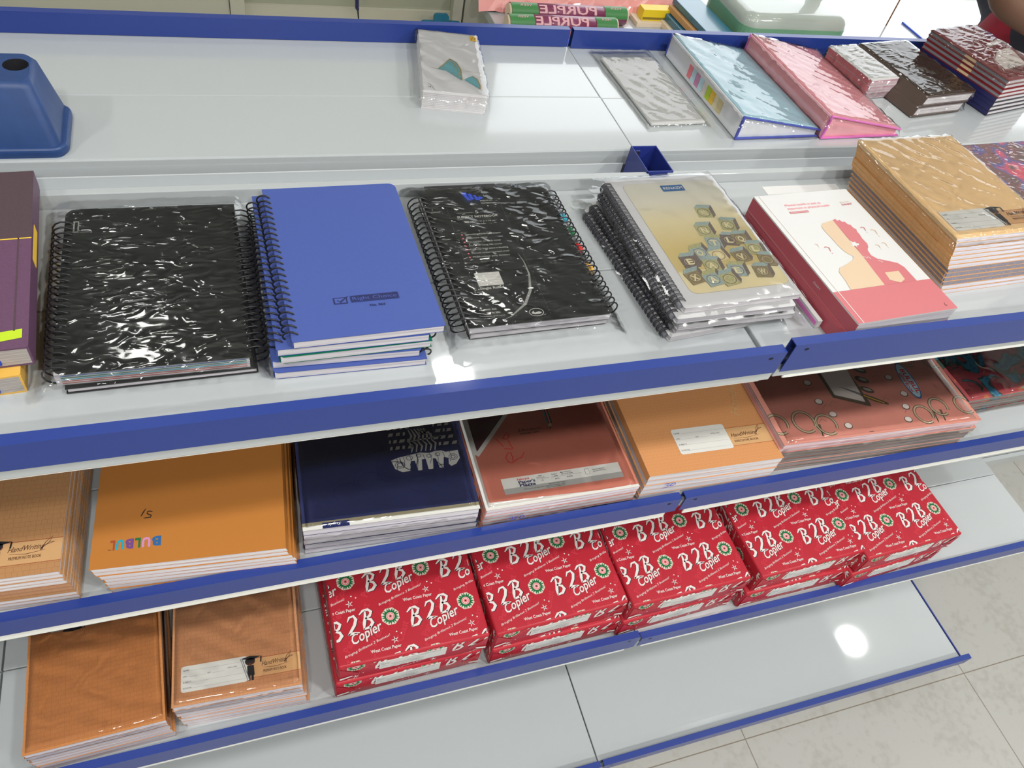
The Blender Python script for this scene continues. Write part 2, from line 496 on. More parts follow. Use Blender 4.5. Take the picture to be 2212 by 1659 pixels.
# ------------------------------------------------------------------ a book
def book(name, label, cat, o, ang, w, d, t, cover, pages='pages', spine='L', group=None, art=None, ct=.0005, r=0, back=None, inset=.0015,
         spine_mat=None, tilt=0, roll=0, top_over=0, finset=.0002, film=None):
    """o: front-left bottom corner; spine L R B F or None (glued pad / spiral)"""
    root = thing(name, label, cat, o, math.radians(ang), group, rx=math.radians(tilt), ry=math.radians(roll))
    c = MB(); back = back or cover; sm = spine_mat or cover
    out = rrect(0, 0, w, d, r)
    c.prism(out, t - ct, t, sm if not r else cover, top=cover); c.prism(out, 0, ct, back)
    if spine == 'L': c.box(0, .0002, ct, ct, d - .0002, t - ct, sm)
    if spine == 'R': c.box(w - ct, .0002, ct, w, d - .0002, t - ct, sm)
    if spine == 'B': c.box(.0002, d - ct, ct, w - .0002, d, t - ct, sm)
    if spine == 'F': c.box(.0002, 0, ct, w - .0002, ct, t - ct, sm)
    if art: art.emit(c, lambda a, b, z: (a, b, t + z), (0, 0, w, d))
    c.build('cover', root, recalc=False)
    p = MB(); g = inset; fi = inset if finset is None else finset
    p.box(ct if spine == 'L' else g, ct if spine == 'F' else fi, ct, w - (ct if spine == 'R' else g), d - (ct if spine == 'B' else g), t - ct, pages)
    p.build('pages', root)
    return root


def coil(root, w, d, zc, rad, side='L', n=22, wire=.0008, m='black_wire', y0=.008, double=False, into=.006, name='spiral_binding'):
    mb = MB(); L = d - 2 * y0; sx = into if side == 'L' else w - into
    cx = sx - rad * .75 if side == 'L' else sx + rad * .75
    if not double:
        P = []
        for i in range(n * 14 + 1):
            a = 2 * PI * i / 14; P.append((cx + rad * math.cos(a) * (1 if side == 'L' else -1), y0 + L * i / (n * 14), zc + rad * math.sin(a)))
        mb.tube(P, wire, m, 5)
    else:
        for i in range(n):
            for k in (-.0011, .0011):
                y = y0 + L * (i + .5) / n + k
                mb.tube([(cx + rad * math.cos(a) * (1 if side == 'L' else -1), y, zc + rad * math.sin(a)) for a in [2 * PI * j / 14 for j in range(14)]], wire, m, 4, closed=True)
    mb.build(name, root)


def wrap_sheet(root, w, d, t, m='wrap_film', over=.008, drop=.010, lift=.0012, amp=.0012, nx=26, ny=34, seed=1, name='plastic_wrap', sag=(1, 1, 1, 1)):
    """loose clear film over a pack: covers the top, folds down round the edges"""
    rnd = random.Random(seed); mb = MB(); k = mb.mi(m); G = []
    ph = [(rnd.uniform(60, 300), rnd.uniform(60, 300), rnd.uniform(0, 6)) for _ in range(6)]
    for i in range(nx + 1):
        row = []
        for j in range(ny + 1):
            x = -over + (w + 2 * over) * i / nx; y = -over + (d + 2 * over) * j / ny
            z = t + lift + amp * .4 * (1 + sum(math.sin(a * x + b * y + c) for a, b, c in ph) / 2.5)
            ox = max(-x * sag[0], (x - w) * sag[1], 0); oy = max(-y * sag[2], (y - d) * sag[3], 0); e = max(ox, oy) / over
            z -= drop * min(1, e) ** 1.3
            if e > 0: x += rnd.uniform(-.0012, .0012); y += rnd.uniform(-.0012, .0012); z += rnd.uniform(-.0008, .0008)
            row.append(mb.bm.verts.new((x, y, z)))
        G.append(row)
    for i in range(nx):
        for j in range(ny):
            f = mb.bm.faces.new((G[i][j], G[i + 1][j], G[i + 1][j + 1], G[i][j + 1])); f.material_index = k; f.smooth = True
    return mb.build(name, root, recalc=False)

# ------------------------------------------------------------------ the room
def struct(name, mb, **k): return tag(mb.build(name, **k), None, None, None, 'structure')


X0, X1, Y0, Y1 = -4.2, 5.8, -4.0, 2.95
m = MB(); m.box(X0 - .2, Y0 - .2, -.1, 12, 11, 0, 'floor_tiles'); struct('floor', m)
m = MB(); m.box(X0, Y0, CEIL, X1, Y1 + .12, CEIL + .1, 'wall_paint'); struct('ceiling', m)
m = MB(); m.box(X0 - .12, Y0, 0, X0, Y1 + .12, CEIL, 'wall_paint'); struct('wall_left', m)
m = MB(); m.box(X0, Y0 - .12, 0, X1, Y0, CEIL, 'wall_paint'); struct('wall_front', m)
m = MB(); m.box(X0, Y1, 0, .86, Y1 + .12, CEIL, 'wall_paint'); struct('wall_back', m)
m = MB(); m.box(X1, Y0, 0, X1 + .12, Y1 + .12, CEIL, 'wall_paint'); struct('wall_right', m)
m = MB(); m.box(.86, Y1 + .03, 2.98, X1, Y1 + .09, CEIL, 'lamp_rim'); m.box(.86, Y1 + .03, 0, .9, Y1 + .09, 2.98, 'lamp_rim'); struct('window_1', m)
for i, (x, y) in enumerate(LAMPS):
    root = thing('downlight', 'round white ceiling downlight above the shop shelving', 'ceiling light', (x, y, CEIL - .004), 0, 'ceiling downlights')
    m = MB(); m.tube([(.115 * math.cos(a), .115 * math.sin(a), -.006) for a in [2 * PI * j / 28 for j in range(28)]], .009, 'lamp_rim', 6, closed=True); m.build('rim', root)
    m = MB(); m.prism([(.106 * math.cos(a), .106 * math.sin(a)) for a in [2 * PI * j / 28 for j in range(28)]], -.004, .0, 'lamp_glow'); m.build('diffuser', root)
    l = bpy.data.lights.new('downlight_lamp', 'AREA'); l.shape = 'DISK'; l.size = .2; l.energy = LAMP_W * (9 if y < -2 else 5 if y < -.5 else .4); l.color = (1, .985, .95)
    lo = bpy.data.objects.new('bulb', l); C.objects.link(lo); lo.parent = root; lo.location = (0, 0, -.008)

# ------------------------------------------------------------------ the gondola
def shelf(x0, x1, yi, ym, yb, zd, zt, zb, zw, label, out=-1, level='shelf', bracket=True, over=0, name='shelf', deckfront=None):
    root = thing(name, label, 'shelf', ((x0 + x1) / 2, yb, zd)); X = (x1 - x0) / 2 - .0012
    yy = lambda v: v - yb
    z = lambda v: v - zd
    s = out
    def bx(mb, a, b, za, zc, m, xa=-X, xb=X, top=None): mb.box(xa, min(a, b), za, xb, max(a, b), zc, m, top)
    p = MB()
    bx(p, yy(yi + s * .008), yy(ym) if ym is not None else 0, -.012, 0, 'white_metal')
    p.build('front_plate', root, bevel=.0012)
    p = MB(); bx(p, yy(yi + s * .005), yy(yi + s * .0075), z(zw) - .002, -.010, 'edge_metal', -X + .016, X - .012); p.build('front_flange', root, bevel=.001)
    if ym is not None:
        p = MB(); bx(p, yy(ym) - s * .0012, 0, -.012, .0006, 'white_metal'); bx(p, -s * .0012, s * .0008, -.024, -.0002, 'white_metal')
        p.build('rear_plate', root, bevel=.0012)
    p = MB(); g = .002; xa, xb = -X + g, X - g + over
    bx(p, yy(yi + s * .0112), yy(yi + s * .0102), z(zb), z(zt) - .001, 'blue_metal', xa, xb)
    bx(p, yy(yi), yy(yi + s * .0112), z(zt) - .001, z(zt), 'blue_metal', xa, xb)
    bx(p, yy(yi), yy(yi + s * .001), .0005, z(zt) - .001, 'blue_metal', xa, xb)
    for sx in (xa + .017, xb - .017):
        pts = [(sx + .003 * math.cos(a), yy(yi + s * .0114), z(zt) - .008 + .0018 * math.sin(a)) for a in [2 * PI * j / 10 for j in range(10)]]
        p.face(pts, 'dark_hole')
    p.build('price_strip', root, recalc=False)
    if bracket:
        for sx in (-X + .012, X - .014):
            p = MB(); xx = sx
            L = abs(yi - yb) * .8; pts = [(0, -.012), (s * L, -.012), (s * L, -.025), (0, -.075)]
            a = [p.bm.verts.new((xx - .001, u, v)) for u, v in pts]; b = [p.bm.verts.new((xx + .001, u, v)) for u, v in pts]
            k = p.mi('blue_metal')
            for q in (a, b[::-1]): p.bm.faces.new(q).material_index = k
            for i in range(4): p.bm.faces.new((a[i], b[i], b[(i + 1) % 4], a[(i + 1) % 4])).material_index = k
            p.build('bracket', root)
    return root


YB = -.0645
BAYS = [(-1.8, -.9, 'far left'), (-.9, 0, 'left'), (0, .9, 'right')]
for i, (a, b, nm) in enumerate(BAYS):
    up = .004 if i == 2 else 0
    pos = {0: 'far left bay at the frame edge', 1: 'left bay', 2: 'right bay'}[i]
    shelf(a, b, -.384, -.215, YB, 1.030 + up, 1.067 + (.009 if i == 2 else 0), 1.034, 1.0185,
          {0: 'white top front shelf of the far left bay, cut off by the frame', 1: 'white top front shelf under the black and blue spiral notebooks', 2: 'white top front shelf under the pink diary and the kraft notebooks'}[i])
    shelf(a, b, -.371, -.226, YB, .742, .7555, .724, .706,
          {0: 'white second shelf of the far left bay, cut off by the frame', 1: 'white second shelf under the orange, navy and salmon notebook stacks', 2: 'white second shelf under the scissors-print and floral books'}[i])
    shelf(a, b, -.448, -.299, YB, .447, .466 if i < 2 else .4545, .426, .408,
          {0: 'white third shelf of the far left bay, cut off by the frame', 1: 'white third shelf under two orange notebook stacks and red paper reams', 2: 'white third shelf with an empty right end beside the red reams'}[i])
    shelf(a, b, -.548, None, YB, .073, .092, .062, .050,
          {0: 'empty bottom deck of the far left bay', 1: 'empty pale bottom deck at the lower middle of the photo', 2: 'empty glossy bottom deck with the square light reflection beside the tiled floor'}[i], bracket=False, over=.012 if i == 2 else 0, name='base_deck')
    shelf(a, b, .294, .148, .015, 1.035 - (.002 if i == 2 else 0), 1.0635, 1.020, 1.0,
          {0: 'white rear shelf of the far left bay, out at the frame edge', 1: 'white rear shelf under the blue plastic stand and the greeting cards', 2: 'white rear shelf under the ring files and wrapped diaries'}[i], out=1)
    # kick plate, back panels
    m = MB(); m.box(a + .02, -.50, 0, b - .02, -.49, .06, 'edge_metal')
    tag(m.build('kick_plate'), {0: 'white kick plate under the far left base deck', 1: 'white kick plate under the middle base deck', 2: 'white kick plate under the right base deck'}[i], 'kick plate')
    root = thing('back_panel', {0: 'white back panel behind the far left bay', 1: 'long white back panel rail behind the black and blue notebooks', 2: 'white back panel rail behind the pink diary'}[i], 'panel', ((a + b) / 2, -.0525, 0))
    m = MB(); m.box(-.433, -.0095, .03, .433, -.0075, 1.044, 'rail_metal'); m.build('panel', root)
    m = MB(); m.box(-.436, -.0115, 1.022, .436, -.0015, 1.048, 'white_metal'); m.box(-.43, -.001, 1.0, .43, .0005, 1.046, 'rail_metal'); m.build('top_rail', root, bevel=.0015)
    root = thing('rear_back_panel', {0: 'grey rear back panel in the gap of the far left bay', 1: 'grey rear back panel in the gap left of the post', 2: 'grey rear back panel in the gap right of the post'}[i], 'panel', ((a + b) / 2, .004, 0))
    m = MB(); m.box(-.433, 0, .03, .433, .002, 1.020, 'rail_metal'); m.build('panel', root)
    m = MB(); m.box(-.433, -.052, .990, .433, .0, .992, 'rail_metal'); m.build('added_gap_plate', root)  # closing plate added so the gap behind the rail catches light
for x, lb in ((-.9, 'blue upright post at the far left, behind the purple diary'), (0.003, 'hollow blue upright post standing between the two bays'), (.9, 'blue upright post at the right end of the bay')):
    root = thing('upright_post', lb, 'post', (x, -.0292, 0)); m = MB(); hx, hy, T = .0195, .0292, .0018
    m.box(-hx, -hy, 0, -hx + T, hy, 1.051, 'post_metal'); m.box(hx - T, -hy, 0, hx, hy, 1.051, 'post_metal')
    m.box(-hx, hy - T, 0, hx, hy, 1.051, 'post_metal'); m.box(-hx, -hy, 0, hx, -hy + T, 1.051, 'post_metal'); m.build('column', root, bevel=.0006)
    m = MB(); m.box(-.010, .0292 - T - .0008, 1.028, -.004, .0292 - T, 1.044, 'bare_steel'); m.build('slot_tab', root)
    m = MB(); m.box(-.0005, -.026, .99, .0005, .026, 1.03, 'post_inside'); m.build('divider', root)
# the bare bay past the right end: only its bottom rail and panel
root = thing('bottom_rail', 'white bottom rail and grey panel of the bare bay past the right end', 'rail', (1.36, -.06, 0))
m = MB(); m.box(-.44, -.012, 0, .8, .0, .032, 'white_metal'); m.build('rail', root)
m = MB(); m.box(-.44, .002, .032, .8, .006, .22, 'rail_metal'); m.build('panel', root)
# base bracket along the right edge
m = MB(); m.box(.9005, -.545, .02, .9035, -.07, .0735, 'post_metal'); tag(m.build('base_bracket'), 'thin dark blue bracket along the right edge of the base deck', 'bracket')

# ------------------------------------------------------------------ across the aisle
root = thing('wall_cabinet', 'cream cabinet with a grey panel across the aisle at the upper left', 'cabinet', (-.9, 1.7, 0))
m = MB(); m.box(-1.9, .03, 0, 1.26, .07, 1.5, 'panel_grey'); m.build('back', root)
m = MB(); m.box(-1.9, 0, 0, .422, .03, 1.5, 'panel_cream'); m.build('door', root)
m = MB(); m.box(.424, -.008, 0, .467, .03, 1.5, 'panel_cream'); m.build('stile', root, bevel=.002)
m = MB(); m.box(1.127, -.008, 0, 1.160, .03, 1.5, 'panel_cream'); m.build('stile', root, bevel=.002)
m = MB(); m.box(1.166, -.008, 0, 1.262, .03, 1.5, 'panel_cream'); m.build('side_panel', root, bevel=.002)
m = MB(); m.box(.467, -.25, .335, 1.127, .03, .36, 'panel_cream'); m.build('ledge', root)
m = MB(); m.box(.467, .02, .36, 1.127, .03, .415, 'panel_cream'); m.build('rail', root)
m = MB(); m.tube([(-.093, 1.69, .56), (-.091, 1.69, .43), (-.088, 1.69, .425)], [.006, .006, .005], 'spine_navy', 8); m.tube([(-.088, 1.69, .425), (-.084, 1.69, .38)], [.003, .0015], 'ink_black', 6)
tag(m.build('hanging_pen'), 'dark navy pen hanging in front of the grey cabinet panel', 'pen')
root = thing('toy_box', 'yellow toy with black tips on the cabinet ledge', 'toy', (.03, 1.62, .36))
m = MB(); m.prism([(-.06, -.03), (.075, -.03), (.075, .03), (-.06, .03)], 0, .028, 'toy_yellow'); m.prism([(-.03, -.025), (.05, -.025), (.05, .025), (-.03, .025)], .028, .043, 'toy_yellow'); m.build('body', root, bevel=.006)
for dx in (-.012, .026):
    m = MB(); m.tube([(dx, -.01, .04), (dx, -.01, .056)], .006, 'ink_black', 8); m.build('tip', root)
root = thing('clipboard', 'teal clipboard with a rounded clip on the cabinet ledge', 'clipboard', (.175, 1.64, .36))
m = MB(); m.prism(rrect(-.068, 0, .068, .062, .012), 0, .006, 'board_teal', xf=lambda p: (p[0], p[2], p[1])); m.build('board', root)
m = MB(); m.prism(rrect(-.025, .055, .025, .084, .010), -.003, .009, 'board_teal', xf=lambda p: (p[0], p[2], p[1])); m.build('clip', root)

root = thing('display_table', 'white display table across the aisle in bright daylight', 'table', (1.4, 1.48, 0))
m = MB(); m.box(-1.1, -.33, .47, 1.5, .35, .5, 'white_metal'); m.build('tabletop', root, bevel=.003)
for x, y in ((-1.05, -.28), (1.45, -.28), (-1.05, .3), (1.45, .3)):
    m = MB(); m.box(x - .02, y - .02, 0, x + .02, y + .02, .47, 'lamp_rim'); m.build('leg', root)
root = thing('display_post', 'pale grey slotted post rising behind the clear bag', 'post', (1.585, 1.62, .5))
m = MB(); m.box(-.022, -.02, 0, .022, .02, .95, 'panel_cream'); m.build('column', root)
m = MB(); m.box(-.006, -.0212, .12, .0, -.0202, .135, 'dark_hole'); m.build('slot', root)
p = on(1914, 55, .5)
m = MB(); m.tube([(p.x, p.y, .5), (p.x, p.y, 1.4)], .003, 'kraft_edge', 6); tag(m.build('panel_edge_rod'), 'thin brown rod standing in for an upright panel edge by the red shirt', 'rod')  # added rod, stands in for the line of an upright panel edge


def roll(x, y, z, L, r, label, mA='roll_purple', words=True, ang=0, group=None, name='paper_roll'):
    root = thing(name, label, 'paper roll', (x, y, z), ang, group)
    m = MB(); m.tube([(0, 0, r), (L, 0, r)], r, mA, 24); m.build('sleeve', root)
    m = MB(); m.tube([(-.006, 0, r), (L + .006, 0, r)], r * .9, 'roll_paper', 20); m.build('paper', root)
    if words:
        a = Art(); cyl = lambda u, v, zz: (u, -(r + zz) * math.sin(v / r), r + (r + zz) * math.cos(v / r))
        for u0, u1 in ((.0, L * .22), (L * .80, L)): a.rect(u0, -.05, u1, .05, 'roll_green', 0)
        n = 8
        b = Art(); b.text('PURPLE', 0, 0, r * .95, 'roll_print', 2, w=L * .50, bold=.02)
        # read from the far side: upside down and on the side facing the camera
        for pp, mm, ll in b.P: a.poly([(L * .73 - x_, .034 - y_ - .002) for x_, y_ in pp], mm, ll)
        for sx in (L * .17, L * .95):
            b = Art(); b.text('VEER', 0, 0, r * .3, 'roll_print', 2, w=L * .10)
            for pp, mm, ll in b.P: a.poly([(sx - x_, .012 - y_) for x_, y_ in pp], mm, ll)
        m = MB()
        for pl, mm, l in a.P:      # bend the print round the sleeve in narrow bands
            for k in range(-16, 16):
                q = clip(pl, -1, k * .0035, 1, (k + 1) * .0035)
                if len(q) > 2 and abs(k * .0035) < r * 1.5: m.face([cyl(u, v, (l + 1) * .00015) for u, v in q], mm)
        m.build('printed_band', root, recalc=False)
    return root


p = on(1108, 26, .553)
roll(.350, 1.497, .5, .40, .028, 'purple paper roll with green ends, farther of the two PURPLE rolls')
roll(.322, 1.420, .5, .36, .028, 'purple paper roll with green ends, nearer of the two PURPLE rolls')
for (y, mm, lb) in ((1.335, 'ink_rust', 'red paper roll seen only through the gap in the rear strip'), (1.282, 'ink_cobalt', 'blue paper roll glimpsed through the gap in the rear strip'), (1.229, 'sticker_yellow', 'yellow paper roll at the bottom of the rear strip gap')):
    roll(.34, y, .5, .36, .0255, lb, mm, False)
root = thing('cellophane_bundle', 'crumpled pink cellophane bundle behind the purple rolls', 'bundle', (.27, 1.545, .5))
wrap = MB(); k = wrap.mi('cello_pink'); G = []
for i in range(29):
    row = []
    for j in range(9):
        x = .70 * i / 28; y = .13 * j / 8; z = .055 * math.sin(PI * min(1, max(0, j / 8))) ** .6 + random.uniform(-.006, .006) + .004
        row.append(wrap.bm.verts.new((x + random.uniform(-.006, .006), y, max(.001, z))))
    G.append(row)
for i in range(28):
    for j in range(8): wrap.bm.faces.new((G[i][j], G[i + 1][j], G[i + 1][j + 1], G[i][j + 1])).material_index = k
wrap.build('wrapping', root, recalc=False)
m = MB(); m.box(0, 0, 0, .16, .07, .0148, 'roll_paper'); o = m.build('paper_ream_board', bevel=.001); o.name = 'white_board'; o.location = (.80, 1.485, .5); tag(o, 'pale board under the yellow pack', 'board')
root = thing('yellow_pack', 'short yellow pack with an olive stripe beside the pink bundle', 'pack', (.82, 1.50, .515))
m = MB(); m.box(0, 0, 0, .12, .04, .036, 'pack_yellow'); m.box(.002, -.0008, .004, .105, 0, .012, 'pack_olive'); m.build('wrapper', root, bevel=.004)
a = .02
for i, (dz, mm, lb) in enumerate(((0, 'roll_paper', 'brown board at the bottom of the pile left of the clear bag'), (.022, 'teal_board', 'teal board second in the pile left of the clear bag'), (.044, 'kraft', 'tan board third in the pile left of the clear bag'), (.066, 'teal_board', 'shiny dark teal folder on top of the pile left of the clear bag'))):
    m = MB(); m.box(0, 0, 0, .10, .27, .02, mm); o = m.build('board_book', bevel=.002); o.location = (.905 + i * .012, 1.235 + i * .006, .5 + dz); o.rotation_euler.z = .05
    tag(o, lb, 'book')
root = thing('clear_bag', 'puffy clear plastic bag with a green base on the white table', 'plastic bag', (1.25, 1.40, .5))
m = MB(); m.prism(rrect(-.19, -.13, .22, .15, .05, 6), .0, .150, 'bag_clear'); o = m.build('bag', root, bevel=.035, seg=4, smooth=True)
m = MB(); m.prism(rrect(-.192, -.132, .222, .152, .05, 6), .0, .112, 'bag_green'); m.build('green_base', root, smooth=False)
p = on(1950, 50, .5); q = on(2000, 82, .5)
m = MB(); m.box(0, 0, 0, .30, .2, .003, 'case_white'); m.box(-.006, 0, 0, 0, .2, .005, 'ink_cobalt'); o = m.build('clear_folder'); o.location = (p.x, p.y - .2, .5005); tag(o, 'clear folder with a blue edge on the white table near the red shirt', 'folder')


# ------------------------------------------------------------------ the person behind the shelves
def skinned(name, joints, edges, mat_, parent=None, root_i=0, lv=2):
    me = bpy.data.meshes.new(name); me.from_pydata([j[0] for j in joints], edges, []); me.update()
    o = bpy.data.objects.new(name, me); C.objects.link(o); me.materials.append(M[mat_])
    if parent: o.parent = parent
    s = o.modifiers.new('skin', 'SKIN'); s.use_smooth_shade = True
    for i, j in enumerate(joints):
        r = j[1] if isinstance(j[1], tuple) else (j[1], j[1]); me.skin_vertices[0].data[i].radius = r
        me.skin_vertices[0].data[i].use_root = i == root_i
    b = o.modifiers.new('sub', 'SUBSURF'); b.levels = b.render_levels = lv
    return o


root = thing('person', 'person in a dark red shirt with a bare bent arm, at the upper right corner', 'person', (1.88, .97, 0))
J = [((0, 0, .88), (.14, .10)), ((0, 0, 1.06), (.13, .095)), ((0, 0, 1.22), (.15, .10)), ((0, 0, 1.31), (.06, .06)), ((0, -.01, 1.39), (.05, .05)),       # pelvis..neck
     ((-.17, -.03, 1.22), (.052, .052)), ((-.395, -.13, .922), (.050, .048)), ((-.16, -.215, .860), (.040, .038)), ((-.06, -.235, .845), (.034, .020)),        # near arm, hand at the waist
     ((.17, 0, 1.25), (.052, .052)), ((.25, .0, .98), (.04, .04)), ((.26, -.06, .76), (.028, .028)),
     ((-.08, 0, .82), (.085, .085)), ((-.09, 0, .46), (.055, .055)), ((-.09, .02, .08), (.04, .04)), ((-.09, -.10, .04), (.035, .03)),
     ((.08, 0, .82), (.085, .085)), ((.09, 0, .46), (.055, .055)), ((.09, .02, .08), (.04, .04)), ((.09, -.10, .04), (.035, .03)),
     ((0, -.01, 1.50), (.088, .10)), ((0, -.012, 1.56), (.085, .095))]
E_ = [(0, 1), (1, 2), (2, 3), (3, 4), (2, 5), (5, 6), (6, 7), (7, 8), (2, 9), (9, 10), (10, 11), (0, 12), (12, 13), (13, 14), (14, 15), (0, 16), (16, 17), (17, 18), (18, 19), (4, 20), (20, 21)]
skinned('body', J, E_, 'skin', root)
for hx, hy, hz, dx, dy in ((-.06, -.235, .845, 1, -.1), (.26, -.07, .73, 0, 0)):
    for k in range(5):
        if dx: st = Vector((hx, hy + .002, hz + .024 - .014 * k)); dirv = Vector((.075 - abs(k - 1.5) * .008, .01, -.004 * k)) if k < 4 else None
        else: st = Vector((hx - .02 + .013 * k, hy, hz)); dirv = Vector((0, -.01, -.075 + abs(k - 1.5) * .008)) if k < 4 else None
        if k == 4: st = Vector((hx - .01, hy - .012, hz)); dirv = Vector((.03, -.03, .02)) if dx else Vector((-.02, -.03, -.035))
        skinned('finger', [(st, .009), (st + dirv * .5 + Vector((0, -.006, 0)), .0085), (st + dirv, .007)], [(0, 1), (1, 2)], 'skin', root, lv=1)
skinned('shirt', [((0, 0, .42), (.235, .15)), ((0, 0, .70), (.215, .14)), ((0, 0, .84), (.185, .13)), ((0, 0, 1.02), (.155, .115)), ((0, 0, 1.2), (.165, .115)), ((0, 0, 1.28), (.09, .08)),
                  ((-.16, -.02, 1.22), (.075, .07)), ((-.24, -.065, 1.115), (.066, .064)), ((.16, 0, 1.24), (.075, .07)), ((.205, 0, 1.12), (.065, .065))],
        [(0, 1), (1, 2), (2, 3), (3, 4), (4, 5), (4, 6), (6, 7), (4, 8), (8, 9)], 'person_red', root)
skinned('trousers', [((0, 0, .86), (.15, .11)), ((-.09, 0, .75), (.105, .1)), ((-.09, 0, .45), (.075, .075)), ((-.09, .02, .12), (.06, .06)), ((.09, 0, .75), (.105, .1)), ((.09, 0, .45), (.075, .075)), ((.09, .02, .12), (.06, .06))],
        [(0, 1), (1, 2), (2, 3), (0, 4), (4, 5), (5, 6)], 'trouser', root)
skinned('hair', [((0, .02, 1.56), (.098, .10)), ((0, .03, 1.61), (.075, .08)), ((0, .06, 1.5), (.08, .06))], [(0, 1), (0, 2)], 'hair', root)
for sx in (-.032, .032):
    m = MB(); m.tube([(sx - .008, -.108, 1.535), (sx, -.111, 1.535), (sx + .008, -.108, 1.535)], [.004, .007, .004], 'label_white', 8); e = m.build('eye', root)
    m = MB(); m.tube([(sx - .003, -.116, 1.535), (sx + .003, -.116, 1.535)], .004, 'ink_black', 8); m.build('pupil', e)
m = MB(); m.tube([(0, -.108, 1.53), (0, -.128, 1.495), (0, -.108, 1.49)], [.008, .011, .008], 'skin', 8); m.build('nose', root, smooth=True)
m = MB(); m.tube([(-.022, -.104, 1.462), (0, -.110, 1.460), (.022, -.104, 1.462)], .005, 'maroon_cover', 8); m.build('mouth', root, smooth=True)
for sx in (-1, 1):
    m = MB(); m.tube([(sx * .088, .0, 1.55), (sx * .094, .012, 1.53), (sx * .088, .0, 1.50)], .011, 'skin', 8); m.build('ear', root, smooth=True)

# ------------------------------------------------------------------ stacks
ORD = ['topmost', 'second from the top', 'third from the top', 'fourth from the top', 'fifth from the top', 'sixth from the top', 'seventh from the top', 'eighth from the top', 'ninth from the top', 'tenth from the top', 'eleventh from the top', 'twelfth from the top', 'thirteenth from the top']


def stack(name, desc, where, cat, n, top, bot, ztop, zbot, ang, w, d, cover, pages='pages', art=None, spine='L', jit=.0012, group=None, r=0, ct=.00028, covers=None, spines=None, seed=1, low=None, **k):
    """n books; top / bot = (x, y) of the front-left corner of the top and of the bottom one"""
    rnd = random.Random(seed); t = (ztop - zbot) / n; out = []
    for i in range(n):          # i = 0 the top book
        f = i / max(1, n - 1); x = top[0] + (bot[0] - top[0]) * f; y = top[1] + (bot[1] - top[1]) * f
        if i: x += rnd.uniform(-jit, jit); y += rnd.uniform(-jit, jit) * .3
        o = ORD[i] if i < n - 1 else 'bottom one'
        cv = covers(i) if covers else cover; sp = spines(i) if spines else spine
        pg = pages(i) if callable(pages) else pages
        bk = book(name, f'{desc}, {o} {where}' if i == 0 or not low else f'{low}, {o} {where}', cat, (x, y, ztop - t * (i + 1) + .0001), ang + (rnd.uniform(-.25, .25) if i else 0), w, d, t - .0002, cv, pg, sp, group, art if i == 0 else None, ct, r, **k)
        if n > 1:      # the pile leans: every book in it leans a little with it
            sx, sy = (top[0] - bot[0]) / (n - 1) / t, (top[1] - bot[1]) / (n - 1) / t
            for ch in bk.children:
                for v in ch.data.vertices:
                    v.co.x -= sx * (t - v.co.z); v.co.y -= sy * (t - v.co.z)
        out.append(bk)
    return out


D1, D1R, D2, D3, DR = 1.030, 1.034, .742, .447, 1.035


def handwriting(kind, w, b0, b1, yl, lab, hw, quill):
    """kind text, band y0..y1, label rectangle, writing x range"""
    a = Art(); x0 = lab[0]; a.rect(lab[2] - .004, b0, w, b1, 'band_tan', 0); a.rect(lab[2] - .004, b1, w, b1 + .0006, 'ink_rust', 1); a.rect(lab[2] - .004, b0 - .0006, w, b0, 'ink_rust', 1)
    a.rect(*lab, 'label_white', 2, r=.0035)
    X, Y, X2, Y2 = lab; H = Y2 - Y; W = X2 - X
    for i, t in enumerate(('NAME', 'STD', 'SUBJECT', 'SCHOOL')):
        y = Y2 - H * (.20 + .225 * i); a.text(t, X + W * .03, y, H * .055, 'ink_black', 3)
        xs = X + W * (.10 if i < 2 else .15)
        if i == 1:
            a.rect(xs, y, X + W * .37, y + .0002, 'ink_grey', 3); a.text('DIV', X + W * .39, y, H * .055, 'ink_black', 3); a.rect(X + W * .46, y, X + W * .64, y + .0002, 'ink_grey', 3)
            a.text('ROLL NO', X + W * .70, y + H * .06, H * .055, 'ink_black', 3); a.rect(X + W * .83, y, X2 - W * .03, y + .0002, 'ink_grey', 3)
        else: a.rect(xs, y, X2 - W * .03, y + .0002, 'ink_grey', 3)
    a.text('HandWriting', hw[0], yl, .0062, 'ink_brown', 3, w=(hw[1] - hw[0]) * .94, shear=.35, rot=2)
    a.stroke([(hw[0] + .002, yl - .0022), (hw[0] + (hw[1] - hw[0]) * .5, yl - .0036), (hw[1], yl - .0008)], [.0002, .0006, .0002], 'ink_brown', 3)
    a.text(kind, hw[0] + .002, yl - .0090, .0036, 'ink_brown', 3, w=(hw[1] - hw[0]) * .86)
    q = quill; a.stroke([(q[0] - .006, q[1] - .010), (q[0] - .002, q[1] - .002), (q[0] + .004, q[1] + .004), (q[0] + .001, q[1] - .003), (q[0] - .006, q[1] - .010)], .0006, 'ink_brown', 3)
    a.stroke([(q[0] + .001, q[1] - .003), (q[0] + .006, q[1] - .003), (q[0] - .003, q[1] - .006)], .0005, 'ink_brown', 3)
    return a


